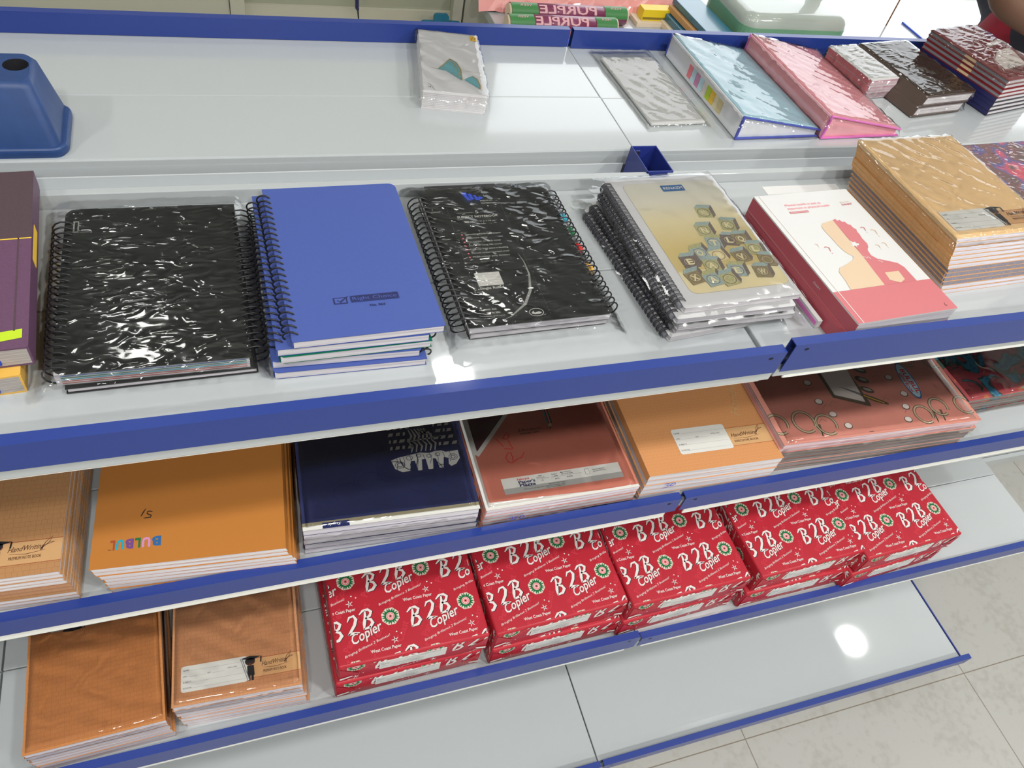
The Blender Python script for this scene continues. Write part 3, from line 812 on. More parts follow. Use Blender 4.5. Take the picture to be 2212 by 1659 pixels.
def cap_figure(a, x, yb, yt):        # small graduate with a cap holding a pencil: plain dark drawing
    h = yt - yb
    a.poly([(x - h * .38, yt - h * .06), (x + h * .02, yt + h * .02), (x + h * .45, yt - h * .05), (x + h * .05, yt - h * .16)], 'ink_black', 4)
    a.ell(x, yt - h * .22, h * .20, h * .15, 'ink_brown', 3); a.ell(x, yt - h * .16, h * .2, h * .09, 'ink_black', 4, rot=.1)
    a.ring(x - h * .08, yt - h * .24, h * .06, h * .05, h * .03, 'ink_black', 5, n=10); a.ring(x + h * .08, yt - h * .24, h * .06, h * .05, h * .03, 'ink_black', 5, n=10)
    a.poly([(x - h * .12, yt - h * .38), (x + h * .14, yt - h * .38), (x + h * .16, yt - h * .8), (x - h * .12, yt - h * .8)], 'ink_black', 4)
    a.rect(x - h * .10, yb, x - h * .01, yt - h * .78, 'ink_black', 4); a.rect(x + h * .03, yb, x + h * .12, yt - h * .78, 'ink_black', 4)
    a.stroke([(x - h * .34, yt - h * .05), (x - h * .08, yb + h * .02)], h * .09, 'ink_grey', 5); a.stroke([(x - h * .34, yt - h * .05), (x - h * .08, yb + h * .02)], h * .03, 'label_white', 6)
    a.stroke([(x + h * .44, yt - h * .05), (x + h * .42, yt - h * .3)], h * .05, 'ink_black', 4)


# --- bottom-left stacks on the third shelf
A = Art(); A.rect(.025, .1515, .144, .175, 'label_white', 1, r=.003)
A.poly([(.040, .1492), (.052, .1477), (.064, .1492), (.060, .157), (.044, .157)], 'ink_black', 3); A.stroke([(.064, .1495), (.0665, .150), (.0665, .156)], .0012, 'ink_black', 3)
h1 = stack('orange_notebook', 'orange brick-pattern notebook in film', 'in the leftmost third-shelf stack', 'notebook', 7, (-.848, -.4405), (-.844, -.4415), .514, D3, 1.5, .160, .212, 'brick_orange', 'pages_film', A, 'R', low='orange notebook', group='orange notebooks, left stack on the third shelf', seed=3, jit=.0018)
A = handwriting('PREMIUM NOTE BOOK', .162, .021, .046, .0345, (.0112, .017, .094, .0515), (.1115, .147), (.147, .045)); cap_figure(A, .0975, .0175, .050)
h2 = stack('brick_pattern_notebook', 'light orange notebook with name label', 'in the stack beside the red reams', 'notebook', 7, (-.680, -.426), (-.674, -.428), .522, D3, -2.4, .162, .212, 'brick_tan', 'pages_film', A, 'R', low='light orange notebook', group='premium notebooks beside the red reams', seed=4, jit=.0018)
wrap_sheet(h1[0], .160, .212, .0094, drop=.02, over=.003, amp=.0006, seed=11, sag=(1, 1, 1, 1))
wrap_sheet(h2[0], .162, .212, .0105, drop=.02, over=.003, amp=.0006, seed=12)

# --- paper reams
Bs = [([(0, .80), (.22, .98), (.50, 1.0), (.66, .86), (.56, .66), (.30, .54)], [.05, .10, .12, .13, .12, .07]),
      ([(.34, .97), (.30, .6), (.20, .30), (.14, 0)], [.06, .13, .14, .05]), ([(.30, .56), (.58, .46), (.66, .28), (.48, .08), (.14, .02)], [.06, .12, .15, .13, .07])]
T2 = [([(.04, .74), (.18, .96), (.42, 1.0), (.52, .80), (.40, .52), (.20, .28), (.0, .06)], [.04, .09, .11, .14, .13, .12, .07]), ([(.0, .07), (.25, .13), (.62, .10)], [.07, .11, .03])]


def b2b():
    a = Art()
    for layer, mm, ox, oy, g in ((1, 'ink_black', .0008, -.0004, 1.12), (2, 'wrap_white', 0, 0, 1)):
        for gl, x0, y0 in ((Bs, 0, 0), (T2, .0255, .0045), (Bs, .0440, .0100)):
            for pts, wd in gl:
                a.stroke([(x0 + ox + px * .0255, y0 + oy + py * .0280) for px, py in pts], [q * .0225 * g * 1.42 for q in wd], mm, layer)
    a.text('Copier', .0285, -.0095, .0140, 'ink_black', 1, w=.0460, rot=18, shear=.3, bold=.015)
    a.text('Copier', .0280, -.0091, .0140, 'wrap_white', 2, w=.0460, rot=18, shear=.3, bold=.015)
    a.text('Bringing Brilliance 2 Business!', .0160, -.0242, .0034, 'wrap_white', 2, w=.0670, rot=16, shear=.3)
    a.text('West Coast Paper', .0510, -.0248, .0044, 'wrap_white', 2, w=.0420, rot=1, bold=.015)
    cx, cy = .0862, -.0130
    for k in range(5):
        t = PI / 2 + .2 + k * 2 * PI / 5; a.stroke([(cx, cy), (cx + .0052 * math.cos(t), cy + .0052 * math.sin(t))], [.0016, .0005], 'wrap_white', 2)
    for dx, dy in ((.004, .011), (.010, .0075)): a.ell(cx + dx, cy + dy, .0011, .0011, 'wrap_white', 2, n=6)
    ex, ey = .0860, .0215       # emblem
    a.poly([(ex + .0132 * math.cos(t), ey + .0132 * math.sin(t)) for t in [PI / 8 + 2 * PI * i / 8 for i in range(8)]], 'emblem_base', 1)
    for k in range(9):
        t = 2 * PI * k / 9; P = [(ex + r_ * math.cos(t + q), ey + r_ * math.sin(t + q)) for r_, q in ((.0060, -.26), (.0116, -.22), (.0066, -.02), (.0116, .16), (.0060, .24))]
        a.stroke(P, .0027, 'ink_green', 3)
    a.ell(ex, ey, .0052, .0052, 'wrap_pink', 3); a.ring(ex, ey, .0034, .0034, .0009, 'wrap_white', 4, n=12); a.ell(ex, ey, .0012, .0012, 'ink_black', 5, n=8)
    return a


unit = b2b(); RW, RD, RH = .2125, .297, .0520
sheet = Art()
for i in range(-2, 4):
    for j in range(-2, 7):
        sheet.add(unit, -.0052 + i * .1095 + j * .0570 - (j // 2) * .1095, .0355 + (j - 0) * .0640 - .0)
random.seed(5)
faint = Art()
for i in range(7):
    for j in range(9):
        faint.text(('West', 'Coast', 'Paper')[(i + j) % 3], -.03 + i * .036 + (j % 2) * .012, -.02 + j * .037, .010, 'wrap_faint', -.6, w=.030, rot=62, bold=.02)


def ream_mesh():
    mb = MB(); mb.box(0, 0, 0, RW, RD, RH, 'red_wrap')
    bmesh.ops.recalc_face_normals(mb.bm, faces=mb.bm.faces)
    bmesh.ops.bevel(mb.bm, geom=list(mb.bm.edges), offset=.004, segments=3, profile=.5, affect='EDGES')
    for f in mb.bm.faces: f.smooth = True
    e = .0035
    for art in (faint, sheet):
        art.emit(mb, lambda a, b, z: (a, b, RH + z), (e, e, RW - e, RD - e))
        art.emit(mb, lambda a, b, z: (a, -z, RH + b), (e, -RH + e, RW - e, -e))
        art.emit(mb, lambda a, b, z: (-z, b, RH + a), (-RH + e, e, -e, RD - e))
    # folded end flaps pressed into the front face corners
    for sx, q in ((0, 1), (RW, -1)):
        mb.face([(sx + q * .002, -.0006, .004), (sx + q * .030, -.0018, .024), (sx + q * .002, -.0006, RH - .006)][::q], 'red_wrap')
        mb.face([(sx + q * .002, -.0016, .010), (sx + q * .018, -.0030, .020), (sx + q * .019, -.0030, .0235), (sx + q * .002, -.0016, .016)][::q], 'wrap_white')
    return mb


proto_me = None
RE = [(-.471, -.434, .0, 0), (-.250, -.437, 1.8, 0), (-.035, -.440, 1.0, 0), (.195, -.440, 1.6, 0), (.400, -.449, 2.0, 0)]
wh = ['leftmost pair beside the orange notebooks', 'second pair from the left', 'middle pair', 'fourth pair, in the right bay', 'rightmost pair next to empty shelf']
random.seed(9); first = None
for i, (x, y, a_, _) in enumerate(RE):
    for lv in (0, 1):
        lab = f"red wrapped paper ream, {'upper' if lv else 'lower'} of the {wh[i]}"
        dx = 0 if lv else (-.004, .001, -.002, -.007, -.004)[i]; da = 0 if lv else (.8, -.8, 1.2, -1.0, 1.0)[i]
        loc = (x + dx, y + (0 if lv else -.003), D3 + .0003 + lv * .0523); rz = math.radians(a_ + da)
        if first is None:
            first = thing('paper_ream', lab, 'paper ream', loc, rz, 'red copier paper reams on the third shelf')
            ream_mesh().build('wrapper', first, recalc=False)
            m = MB(); A = Art()
            m.prism([(.056, -.0009), (.150, -.0009), (.150, -.0002), (.056, -.0002)], .019, .0435, 'wrap_label')
            for t_, u, v, s_ in (('Size', .058, .038, .0018), ('Net Weight', .058, .0355, .0018), ('Brightness', .058, .033, .0018), ('Pkg Date', .058, .0265, .0018), ('Made in India', .100, .038, .0022), ('Customer Care', .094, .033, .002), ('1116 2', .100, .0255, .003), ('B2B Copier A4', .118, .0395, .0026)):
                A.text(t_, u, v, s_, 'ink_grey', 1)
            for v in (.0305, .0285, .0245, .0225): A.rect(.072, v, .118, v + .0005, 'ink_midgrey', 1)
            A.emit(m, lambda p, q, z: (p, -.0009 - z, q), (.056, .019, .150, .0435)); m.build('label', first, recalc=False)
        else:
            r_ = dup(first); r_.location = loc; r_.rotation_euler = (0, 0, rz); r_['label'] = lab

# --- second shelf
A2 = Art()
for p_, mm, l_ in handwriting('PREMIUM NOTE BOOK', .1625, .014, .0400, .0285, (.0, .010, .094, .046), (.1115, .1470), (.149, .039)).P: A2.poly(p_, mm, l_)
cap_figure(A2, .1010, .012, .043)
stack('premium_notebook', 'tan brick-pattern notebook', 'in the left-edge second-shelf stack', 'notebook', 10, (-.907, -.352), (-.899, -.358), .800, D2, -2.6, .1625, .270, 'brick_left', 'pages', A2, 'L', low='tan notebook', group='premium notebooks at the left frame edge', seed=6, jit=.0016, spines=lambda i: 'F' if i in (4, 5, 6) else 'R' if i > 7 else 'L')
A = Art()
for ch, x1, x0, mm in (('B', .0697, .0600, 'ink_darkblue'), ('U', .0588, .0500, 'ink_lilac'), ('L', .0490, .0430, 'ink_green'), ('B', .0420, .0335, 'ink_purple'), ('U', .0325, .0245, 'ink_teal'), ('L', .0235, .0185, 'ink_rust')):
    P, wd = glyphs(ch, .05)
    for p_ in P: A.poly([(x1 - a_ / wd * (x1 - x0), .0320 - b_ / .72 * .0112) for a_, b_ in p_], mm, 1)
P, wd = glyphs('TM')
for p_ in P: A.poly([(.0168 + .0035 - a_ / wd * .0035, .0222 - b_ * .0022) for a_, b_ in p_], 'ink_black', 1)
A.stroke([(.0586, .0642), (.0560, .0655), (.0535, .0650), (.0530, .0625), (.0575, .0598), (.0570, .0575), (.0500, .0570)][::-1], [.0008, .0012, .0014, .0010, .0012, .0013, .0006], 'ink_black', 1)
A.stroke([(.0516, .0695), (.0492, .0650), (.0470, .0600)], [.0004, .0012, .0009], 'ink_black', 1)
stack('orange_notebook', 'orange notebook with upside-down coloured letters', 'in the plain orange second-shelf stack', 'notebook', 7, (-.720, -.358), (-.707, -.3625), .789, D2, -3.9, .200, .278, 'orange_film', 'pages', A, 'R', low='plain orange notebook', group='plain orange notebooks on the second shelf', seed=8, jit=.0022)
# navy
A = Art(); A.rect(0, .0, .209, .0052, 'label_white', 1); A.rect(0, .0052, .209, .0098, 'olive_border', 1)
A.rect(.0222, -.001, .0528, .0075, 'ink_navy', 3)
P, wd = glyphs("Suy's")
for p_ in P: A.poly([(.0440 - (a_ + b_ * .3) / wd * .0150, .0060 - b_ / .7 * .0036) for a_, b_ in p_], 'ink_white', 4)
random.seed(21)
for k, y in enumerate((.0983, .1083, .1191, .1290, .140)):      # broken white rows over the large drawing
    x = .1139
    while x < .196:
        q = random.uniform(.003, .009)
        if not (.138 < x < .168 and k < 5): A.poly([(x, y), (x + q * .8, y + .0004), (x + q, y + .0052), (x + q * .3, y + .0050)], 'label_white', 1)
        x += q + random.uniform(.0012, .003)
A.poly([(.1129, .083), (.1215, .086), (.150, .0905), (.1620, .0885), (.1700, .0905), (.1780, .0905), (.1830, .0875), (.1990, .0885), (.1992, .0760), (.1930, .0680), (.1862, .0655), (.1835, .0690), (.1850, .0780), (.1790, .0800), (.1760, .0640),
        (.1710, .0650), (.1690, .0790), (.1650, .0800), (.1630, .0640), (.1570, .0645), (.1560, .0800), (.1510, .0800), (.1490, .0640), (.1440, .0640), (.1420, .0790), (.1370, .0790), (.1340, .0650), (.1246, .0640), (.1160, .0700)], 'label_white', 1)
for cx, cy, r_ in ((.123, .075, .006), (.123, .075, .0035), (.136, .084, .004), (.148, .086, .003), (.191, .079, .0055), (.191, .079, .0028), (.172, .085, .003), (.161, .084, .003)):
    A.ring(cx, cy, r_, r_ * .8, .0007, 'ink_navy', 2, n=14)
for k in range(9): A.stroke([(.118 + k * .0085, .0665 + (k % 3) * .003), (.121 + k * .0085, .080), (.1195 + k * .0085, .088)], .0006, 'ink_navy', 2)
for k in range(6): A.stroke([(.140 + .006 * k, .092), (.143 + .006 * k, .100 + .003 * (k % 2)), (.139 + .006 * k, .108), (.144 + .005 * k, .117), (.141 + .004 * k, .128)], [.0010, .0028, .0016, .0030, .0012], 'label_white', 1)
A.stroke([(.138, .1085), (.150, .1100), (.168, .1115), (.182, .1135)], [.0006, .0020, .0022, .0008], 'label_white', 1)
A.ell(.160, .122, .0060, .0042, 'label_white', 1); A.ring(.160, .122, .0032, .0022, .0008, 'ink_navy', 2, n=10)
for k in range(5): A.ring(.055 + .03 * k, .045 + .012 * ((k * 7) % 3), .016, .012, .0010, 'ink_navy', 1, a0=20 * k, a1=240 + 20 * k, n=18)
for k in range(5): A.ring(.045 + .03 * k, .085 - .014 * ((k * 5) % 3), .011, .018, .0010, 'ink_navy', 1, a0=60 * k, a1=200 + 60 * k, n=18)
nv = stack('navy_notebook', 'dark navy notebook with white swirling print', 'in the navy stack', 'notebook', 5, (-.500, -.357), (-.499, -.358), .794, D2, -2.5, .209, .290, 'navy_cover', 'pages_film', A, 'L', low='navy notebook in film', group='navy notebooks on the second shelf', seed=10, jit=.001)
wrap_sheet(nv[0], .209, .290, .0102, drop=.034, over=.0045, amp=.0007, seed=13)
# salmon notebook with the address strip
A = Art(); A.rect(0, 0, .211, .0042, 'label_white', 1); A.rect(0, 0, .0068, .29, 'label_white', 1); A.poly([(.0092, .0104), (.2115, .0016), (.2115, -.001), (0, -.001), (0, .0104)], 'label_white', 2)
A.poly([(.0068, .0840), (.0110, .0800), (.0680, .1410), (.0110, .205), (.0068, .205)], 'label_white', 2); A.poly([(.0105, .0880), (.0610, .1410), (.0105, .198)], 'plum_print', 3)
A.rect(.0300, .0262, .1954, .0415, 'label_white', 3); A.rect(.0300, .0178, .1954, .0262, 'ink_midgrey', 3)
A.text("Paper's", .0514, .0310, .0042, 'ink_navy', 5, w=.0230, bold=.03); A.text('Plazza', .0517, .0262, .0042, 'ink_navy', 5, w=.0220, bold=.03); A.text('Navya', .0500, .0360, .0030, 'ink_red', 5, w=.0170, shear=.4, bold=.02)
for t_, x, y in (('Pages', .0800, .0375), ('(incl. cover)', .0770, .0350), ('172', .0820, .0300), ('Product', .0985, .0368), ('Code', .1010, .0340), ('A4172', .1010, .0295), ('Max. Retail Price', .1110, .0378), ('(Incl. of all taxes)', .1120, .0352), ('Rs 65.00', .1180, .0300), ('Return Long Book', .1560, .0350), ('Size 210 X 292 mm', .1560, .0322)):
    A.text(t_, x, y, .0016, 'ink_black', 5, bold=.01)
for x0, x1 in ((.077, .094), (.097, .107), (.110, .140)): A.rect(x0, .0335, x1, .0337, 'ink_black', 5)
A.rect(.1445, .0295, .1510, .0385, 'ink_midgrey', 5); A.rect(.1452, .0300, .1503, .0375, 'label_white', 6)
for t_, x, y in (('Navya Papers Plaza Products', .0900, .0238), ('59-70, Laxmi Co.op. Estate, Guntur Nagar Colony, Pudupatti - 626001', .0560, .0212), ('E-mail : paperplazza@gmail.com', .0860, .0190)): A.text(t_, x, y, .0014, 'ink_black', 5)
A.text('Education', .0745, .1107, .0048, 'ink_brown', 4, w=.0320, shear=.1); A.stroke([(.106, .1112), (.121, .1092)], .0004, 'ink_brown', 4)
A.text('IS BIGGEST ASSET', .0755, .1058, .0022, 'ink_brown', 4, w=.0280, bold=.02)
A.poly([(.1210, .1090), (.1185, .1180), (.1255, .1185)], 'beige_print', 4); A.poly([(.1210, .1090), (.1200, .1120), (.1222, .1122)], 'ink_black', 5)
for k, mm in enumerate(('ink_teal', 'ink_rust', 'ink_pink', 'ink_green')): A.poly([(.1183 + k * .0019, .1180 - .0006 * (k % 2)), (.1202 + k * .0019, .1180 - .0006 * (k % 2)), (.1212 + k * .0019, .160), (.1193 + k * .0019, .160)], mm, 4)
for pts in ([(.0455, .0721), (.0500, .0790), (.0545, .0800), (.0550, .0700), (.0530, .0630), (.0480, .0650), (.0455, .0721)], [(.0545, .0640), (.0600, .0680), (.0670, .0700), (.0731, .0773)], [(.0474, .0870), (.0560, .0850), (.0596, .0850), (.0575, .0920), (.0564, .0990)],
            [(.0406, .1040), (.0474, .0900)], [(.0500, .1030), (.0540, .1080), (.0580, .1120), (.0600, .1060), (.0560, .1010), (.0500, .1030)]):
    A.stroke(pts, .0011, 'ink_red', 6)
sm_ = stack('salmon_notebook', 'salmon notebook with red handwriting', 'in the salmon stack', 'notebook', 6, (-.281, -.364), (-.284, -.366), .781, D2, -.6, .2115, .290, 'salmon', 'pages_film', A, 'R', low='salmon notebook in film', group='salmon notebooks on the second shelf', seed=11, jit=.001)
wrap_sheet(sm_[0], .2115, .290, .0063, drop=.028, over=.0045, amp=.0006, seed=14)
m = MB(); A = Art(); A.stroke([(.000, .006), (.004, .010), (.006, .004), (.003, .001)], .0012, 'ink_blue', 1); A.stroke([(.010, .010), (.007, .005), (.012, .006), (.010, .001), (.006, .001)], .0012, 'ink_blue', 1); A.ring(.018, .005, .003, .004, .0012, 'ink_blue', 1, n=12)
A.emit(m, lambda p, q, z: (p + .030, -.0062 - z, q - .016), (-1, -1, 1, 1)); m.build('price_marks', sm_[0], recalc=False)
# executive book
A = handwriting('EXECUTIVE BOOK', .2085, .0300, .0600, .0440, (.0585, .0265, .1415, .0685), (.1450, .1900), (.193, .057))
A.text('Handwriting', .1760, .0760, .0150, 'band_tan', 2, rot=72, w=.110, shear=.3)
ex = stack('executive_notebook', 'orange hatched notebook with label', 'in the stack at the second-shelf joint', 'notebook', 5, (-.056, -.361), (-.0605, -.364), .7925, D2, -1.5, .2085, .272, 'weave_orange', 'pages', A, 'L', low='orange notebook', group='executive notebooks on the second shelf', seed=12, jit=.001, ct=.0003, spines=lambda i: 'L' if i == 0 else None)
m = MB(); A = Art()
A.stroke([(.000, .0095), (.004, .0115), (.0075, .0100), (.0045, .0068), (.0080, .0045), (.0060, .0008), (.000, .0000)], [.0006, .0011, .0013, .001, .0013, .0012, .0006], 'ink_blue', 1)
A.stroke([(.0100, .0040), (.0125, .0092), (.0160, .0105), (.0175, .0070), (.0150, .0035), (.0100, .0040)], .0013, 'ink_blue', 1)
A.emit(m, lambda p, q, z: (p + .026, -.0040 - z, q - .0185), (-1, -1, 1, 1)); m.build('price_mark', ex[0], recalc=False)
# scissors print
A = Art()
A.ell(.2762, .0886, .0125, .0370, 'ink_darkblue', 1, n=28, rot=-.06); A.ell(.2762, .0886, .0108, .0340, 'case_blue', 2, n=28, rot=-.06)
for t_, x, h_, L_ in (('BULBUL', .2745, .0080, .050), ('DELUXE', .2700, .0030, .024), ('NOTE BOOK', .2660, .0042, .040)):
    A.text(t_, x, .112 if h_ > .005 else .104, h_, 'ink_red', 3, w=L_, rot=-88, bold=.03)
A.poly([(.1243, .1200), (.1243, .0716), (.1795, .0477), (.1815, .0540), (.1800, .1200)], 'ring_dark', 1); A.poly([(.1300, .1300), (.1300, .0760), (.1745, .0570), (.1800, .1200), (.1800, .1300)], 'pale_print_glare', 2)
A.stroke([(.1462, .0904), (.1600, .0815), (.1750, .0720)], [.0004, .0035, .005], 'ink_grey', 3); A.stroke([(.1750, .0720), (.1900, .0620), (.2060, .0520), (.2122, .0487)], [.0065, .0085, .0060, .003], 'ring_dark', 3); A.stroke([(.1790, .0690), (.2060, .0510)], .0016, 'sticker_yellow', 4)
for x, y, r_ in ((.0081, .0358, .017), (.0521, .0348, .0185), (.0857, .0259, .0175), (.2608, .0228, .0160), (.2967, .0334, .0160), (.3443, .0314, .0160), (.3455, .1232, .015), (.300, .128, .012)):
    A.ring(x, y, r_ * .92, r_, .0050, 'ring_dark', 1, a0=-30, a1=300, n=22); A.ring(x, y, r_ * .92, r_, .0026, 'ring_gold', 2, a0=-30, a1=300, n=22)
for x, y in ((.0700, .0120), (.2780, .0120), (.2920, .0130)): A.stroke([(x - .004, .028), (x, y - .006)], [.004, .0015], 'ring_gold', 1); A.stroke([(x + .004, .028), (x - .001, y - .006)], [.004, .0015], 'ring_dark', 1)
for x, y in ((.0969, .1037), (.0964, .0671), (.1066, .0421), (.1202, .0191), (.2518, .0641), (.2391, .0404), (.2279, .0172), (.245, .098)): A.ell(x, y, .0072, .0058, 'ring_dark', 1, n=12); A.ell(x, y + .0004, .0058, .0046, 'pale_print_glare', 2, n=12)
for x, y in ((.2017, .1181), (.1945, .0991), (.1912, .0789)): A.ell(x, y, .012, .0058, 'ring_dark', 3, n=14, rot=-.5); A.ell(x + .001, y + .0005, .007, .0025, 'ink_midgrey', 4, n=12, rot=-.5)
for x, y in ((.085, .088), (.097, .055), (.112, .060), (.205, .055), (.230, .030), (.075, .030), (.215, .100)): A.stroke([(x, y), (x + .008, y + .006), (x + .014, y + .001)], .0005, 'ring_dark', 1)
A.rect(.148, .004, .156, .0052, 'ring_dark', 1)
pk = stack('drawing_book', 'pink drawing book with scissors print', 'in the wide pink stack', 'drawing book', 7, (.156, -.353), (.150, -.356), .802, D2, -1.9, .356, .272, 'scissor_pink', lambda i: 'pages_rose' if i < 2 else 'pages_grey', A, 'B', low='drawing book with grey page edges', group='scissors-print drawing books', seed=14, jit=.0045)
wrap_sheet(pk[0], .356, .272, .0084, drop=.034, over=.005, amp=.0008, seed=15)
fl = stack('floral_book', 'blue and pink floral drawing book', 'in the floral stack', 'drawing book', 5, (.533, -.3215), (.531, -.318), .790, D2, 1.5, .34, .25, 'floral', 'pages_grey', None, 'B', low='grey-edged drawing book', group='floral drawing books', seed=15, jit=.003)
wrap_sheet(fl[0], .34, .25, .0093, drop=.03, over=.005, amp=.001, seed=16)

# ------------------------------------------------------------------ top front shelf
# purple and yellow diaries at the left frame edge
A = Art(); A.rect(0, .1395, .1733, .27, 'plum_cloth', 0); A.rect(0, .1385, .1733, .1400, 'sticker_yellow', 1); A.poly([(.1480, .0085), (.1686, .0112), (.1686, .0216), (.1520, .0200), (.1300, .0150), (.13, .004)], 'lime', 1)
for k in range(4): A.ell(.1462, .118 - .008 * k, .0012, .0012, 'label_white', 1, n=8)
A.rect(.1440, .098, .1462, .118, 'ink_cobalt', 1); A.rect(.1620, .02, .1632, .243, 'plum_cloth', 1)
pd = book('purple_diary', 'purple hardcover diary with a gold line and lime ribbon, at the left frame edge', 'diary', (-.8787, -.3097, 1.0525), 2.9, .1733, .243, .0215, 'purple_cloth', 'pages_dull', 'R', None, A, .0018, .002)
m = MB(); m.box(.120, -.0012, .0035, .150, .0016, .0085, 'ribbon_blue'); m.build('ribbon', pd, bevel=.0008)
m = MB(); m.box(.1732, .115, .006, .1737, .165, .016, 'sticker_yellow'); m.build('spine_label', pd)
yd = book('yellow_diary', 'yellow hardcover diary lying under the purple diary', 'diary', (-.885, -.322, D1), 3.6, .1690, .243, .0220, 'yellow_board', 'pages_dull', 'R', None, None, .0018, .002)
m = MB(); m.box(.120, -.0012, .0035, .150, .0016, .0085, 'ribbon_blue'); m.build('ribbon', yd, bevel=.0008)

# black spiral notebooks in shrink film
b2 = book('spiral_notebook', 'black spiral notebook, lower of the pair next to the purple diary', 'notebook', (-.686, -.3200, D1 + .0016), .8, .158, .2165, .0068, 'black_card', 'pages', None, None, None, .0012, (.0, .0, .0, .0), finset=.001)
coil(b2, .158, .2165, .0115, .0128, 'L', 24, .00085)
A = Art()
for t in ([(.0125, .2222), (.0300, .2222), (.0212, .2064)], [(.1040, .2222), (.1185, .2222), (.1109, .1966)]): A.poly(t, 'ink_black', 1)
A.rect(.0078, .1850, .0128, .2020, 'ink_midgrey', 1); A.rect(.0092, .1865, .0118, .2005, 'ink_black', 2)
b1 = book('spiral_notebook', 'black spiral notebook with creased shiny film on its cover, upper of the pair', 'notebook', (-.693, -.317, D1 + .0086), -.2, .160, .2215, .0147, 'black_cover', 'pages', None, None, A, .0007, (.010, 0, 0, .010), finset=.0008)
m = MB()
for k, mm in enumerate(('ink_rust', 'ink_rust', 'ink_teal', 'ink_green', 'ink_darkblue')):
    m.box(.006, .0003, .0030 + k * .0022, .156, .0012, .0032 + k * .0022, mm)
m.build('divider_edges', b1)
coil(b1, .160, .2215, .0050, .0126, 'R', 24, .00085)
wrap_sheet(b1, .160, .2215, .0147, 'crinkle_film', over=.0155, drop=.018, lift=.0006, amp=.0004, seed=31, sag=(.55, 1, .15, .15), nx=40, ny=50)

# blue notebooks
A = Art()
A.rect(.0443, .0418, .0575, .0505, 'ink_navy', 1); A.rect(.0457, .0430, .0561, .0493, 'blue_cover', 2); A.stroke([(.0478, .0468), (.0505, .0440), (.0590, .0515)], [.0010, .0022, .0006], 'ink_navy', 3)
A.rect(.0604, .0424, .1072, .0515, 'ink_navy', 1, r=.001); A.rect(.0608, .0428, .1068, .0511, 'blue_cover', 2, r=.0008); A.rect(.0610, .0430, .1066, .0509, 'ink_navy', 3, r=.0008)
A.text('Right Choice', .0618, .0448, .0044, 'blue_cover', 4, w=.0430); A.text('TM', .1015, .0498, .0016, 'ink_navy', 4, w=.0040)
A.text('No. 066', .0770, .0352, .0028, 'ink_navy', 3, w=.0150, bold=.03)
bl = [(1.0852 - .009, -.497, -.325, 1.5, .142, 'L', 'blue_cover', 'blue spiral notebook with a black printed name box, topmost of the blue stack'),
      (1.0672 - .009, -.5111, -.3240, .6, .142, 'L', 'blue_cover', 'blue spiral notebook, second from the top of the blue stack'),
      (1.0582 - .009, -.5090, -.3255, 1.2, .1425, 'R', 'green_cover', 'green spiral notebook in the middle of the blue stack'),
      (1.0492 - .009, -.5163, -.3220, -1.2, .1390, 'R', 'blue_cover', 'blue spiral notebook, fourth from the top of the blue stack'),
      (1.0402 - .009, -.5154, -.3275, -.6, .1440, 'R', 'blue_cover', 'blue spiral notebook, bottom one of the blue stack')]
for i, (z, x, y, an, w_, sd, cv, lb) in enumerate(bl):
    z = D1 + .0005 + (4 - i) * .0091
    b = book('spiral_notebook', lb, 'notebook', (x, y, z), an, w_, .2225, .0086, cv, 'pages', None, 'blue and green spiral notebooks', A if i == 0 else None, .0006, (.001, .002, .008, 0) if sd == 'L' else (.005, 0, 0, .008))
    coil(b, w_, .2225, .0043, .0072, sd, 24, .0009, into=.0058)

# five-subject notebooks
A = Art()
A.text('5', .0570, .1775, .0050, 'label_white', 3, w=.0042)
A.rect(.0350, .1790, .0555, .1793, 'label_white', 3); A.rect(.0625, .1790, .0830, .1793, 'label_white', 3)
A.text('SUBJECT NOTEBOOK', .0336, .1700, .0036, 'label_white', 3, w=.0495, bold=.02)
A.text('300 pages / 21.6 x 14 cm', .0400, .1620, .0025, 'label_white', 3, w=.0370); A.text('A5 Size', .0530, .1575, .0022, 'label_white', 3, w=.0110)
for k, t in enumerate(('Speciality Hi-bright paper', 'Important dates', 'Pen holder on back cover', 'Durable, long life cover', 'Problem free wire-o binding', 'Smooth corner-rounded cover', 'Multi colour poly dividers')):
    y = .1402 - k * .0063; A.rect(.0300 - k * .0002, y, .0320 - k * .0002, y + .0020, 'ink_pink', 3); A.text(t, .0345 - k * .0002, y, .0026, 'label_white', 3, w=len(t) * .00164)
A.rect(.0270, .0575, .0552, .0780, 'label_white', 3)
for k in range(4): A.rect(.0272, .0615 + k * .0042, .0550, .0616 + k * .0042, 'ink_grey', 4)
A.text('Single Ruled', .0269, .0525, .0034, 'label_white', 3, w=.0270, bold=.02)
A.text('NO. 562', .0240, .0218, .0022, 'label_white', 3, w=.0120, bold=.02); A.text('MRP Rs 200/-', .0240, .0168, .0024, 'label_white', 3, w=.0150, bold=.02); A.text('(Incl. of all taxes)', .0235, .0125, .0018, 'label_white', 3, w=.0190)
A.stroke([(.0860, .1040), (.0885, .0900), (.0880, .0700), (.0810, .0450), (.0690, .0260), (.0480, .0100), (.0400, .0070)], [.0003, .0010, .0020, .0032, .0030, .0012, .0002], 'ink_midgrey', 3)
A.poly([(.0560, .0500), (.0800, .0280), (.0830, .0480), (.0840, .0600)], 'ink_black', 2)
A.ring(.0770, .0125, .0078, .0055, .0006, 'label_white', 3); A.poly([(.0712, .0115), (.0740, .0150), (.0750, .0120), (.0800, .0135), (.0828, .0115), (.0800, .0098), (.0745, .0098)], 'label_white', 3)
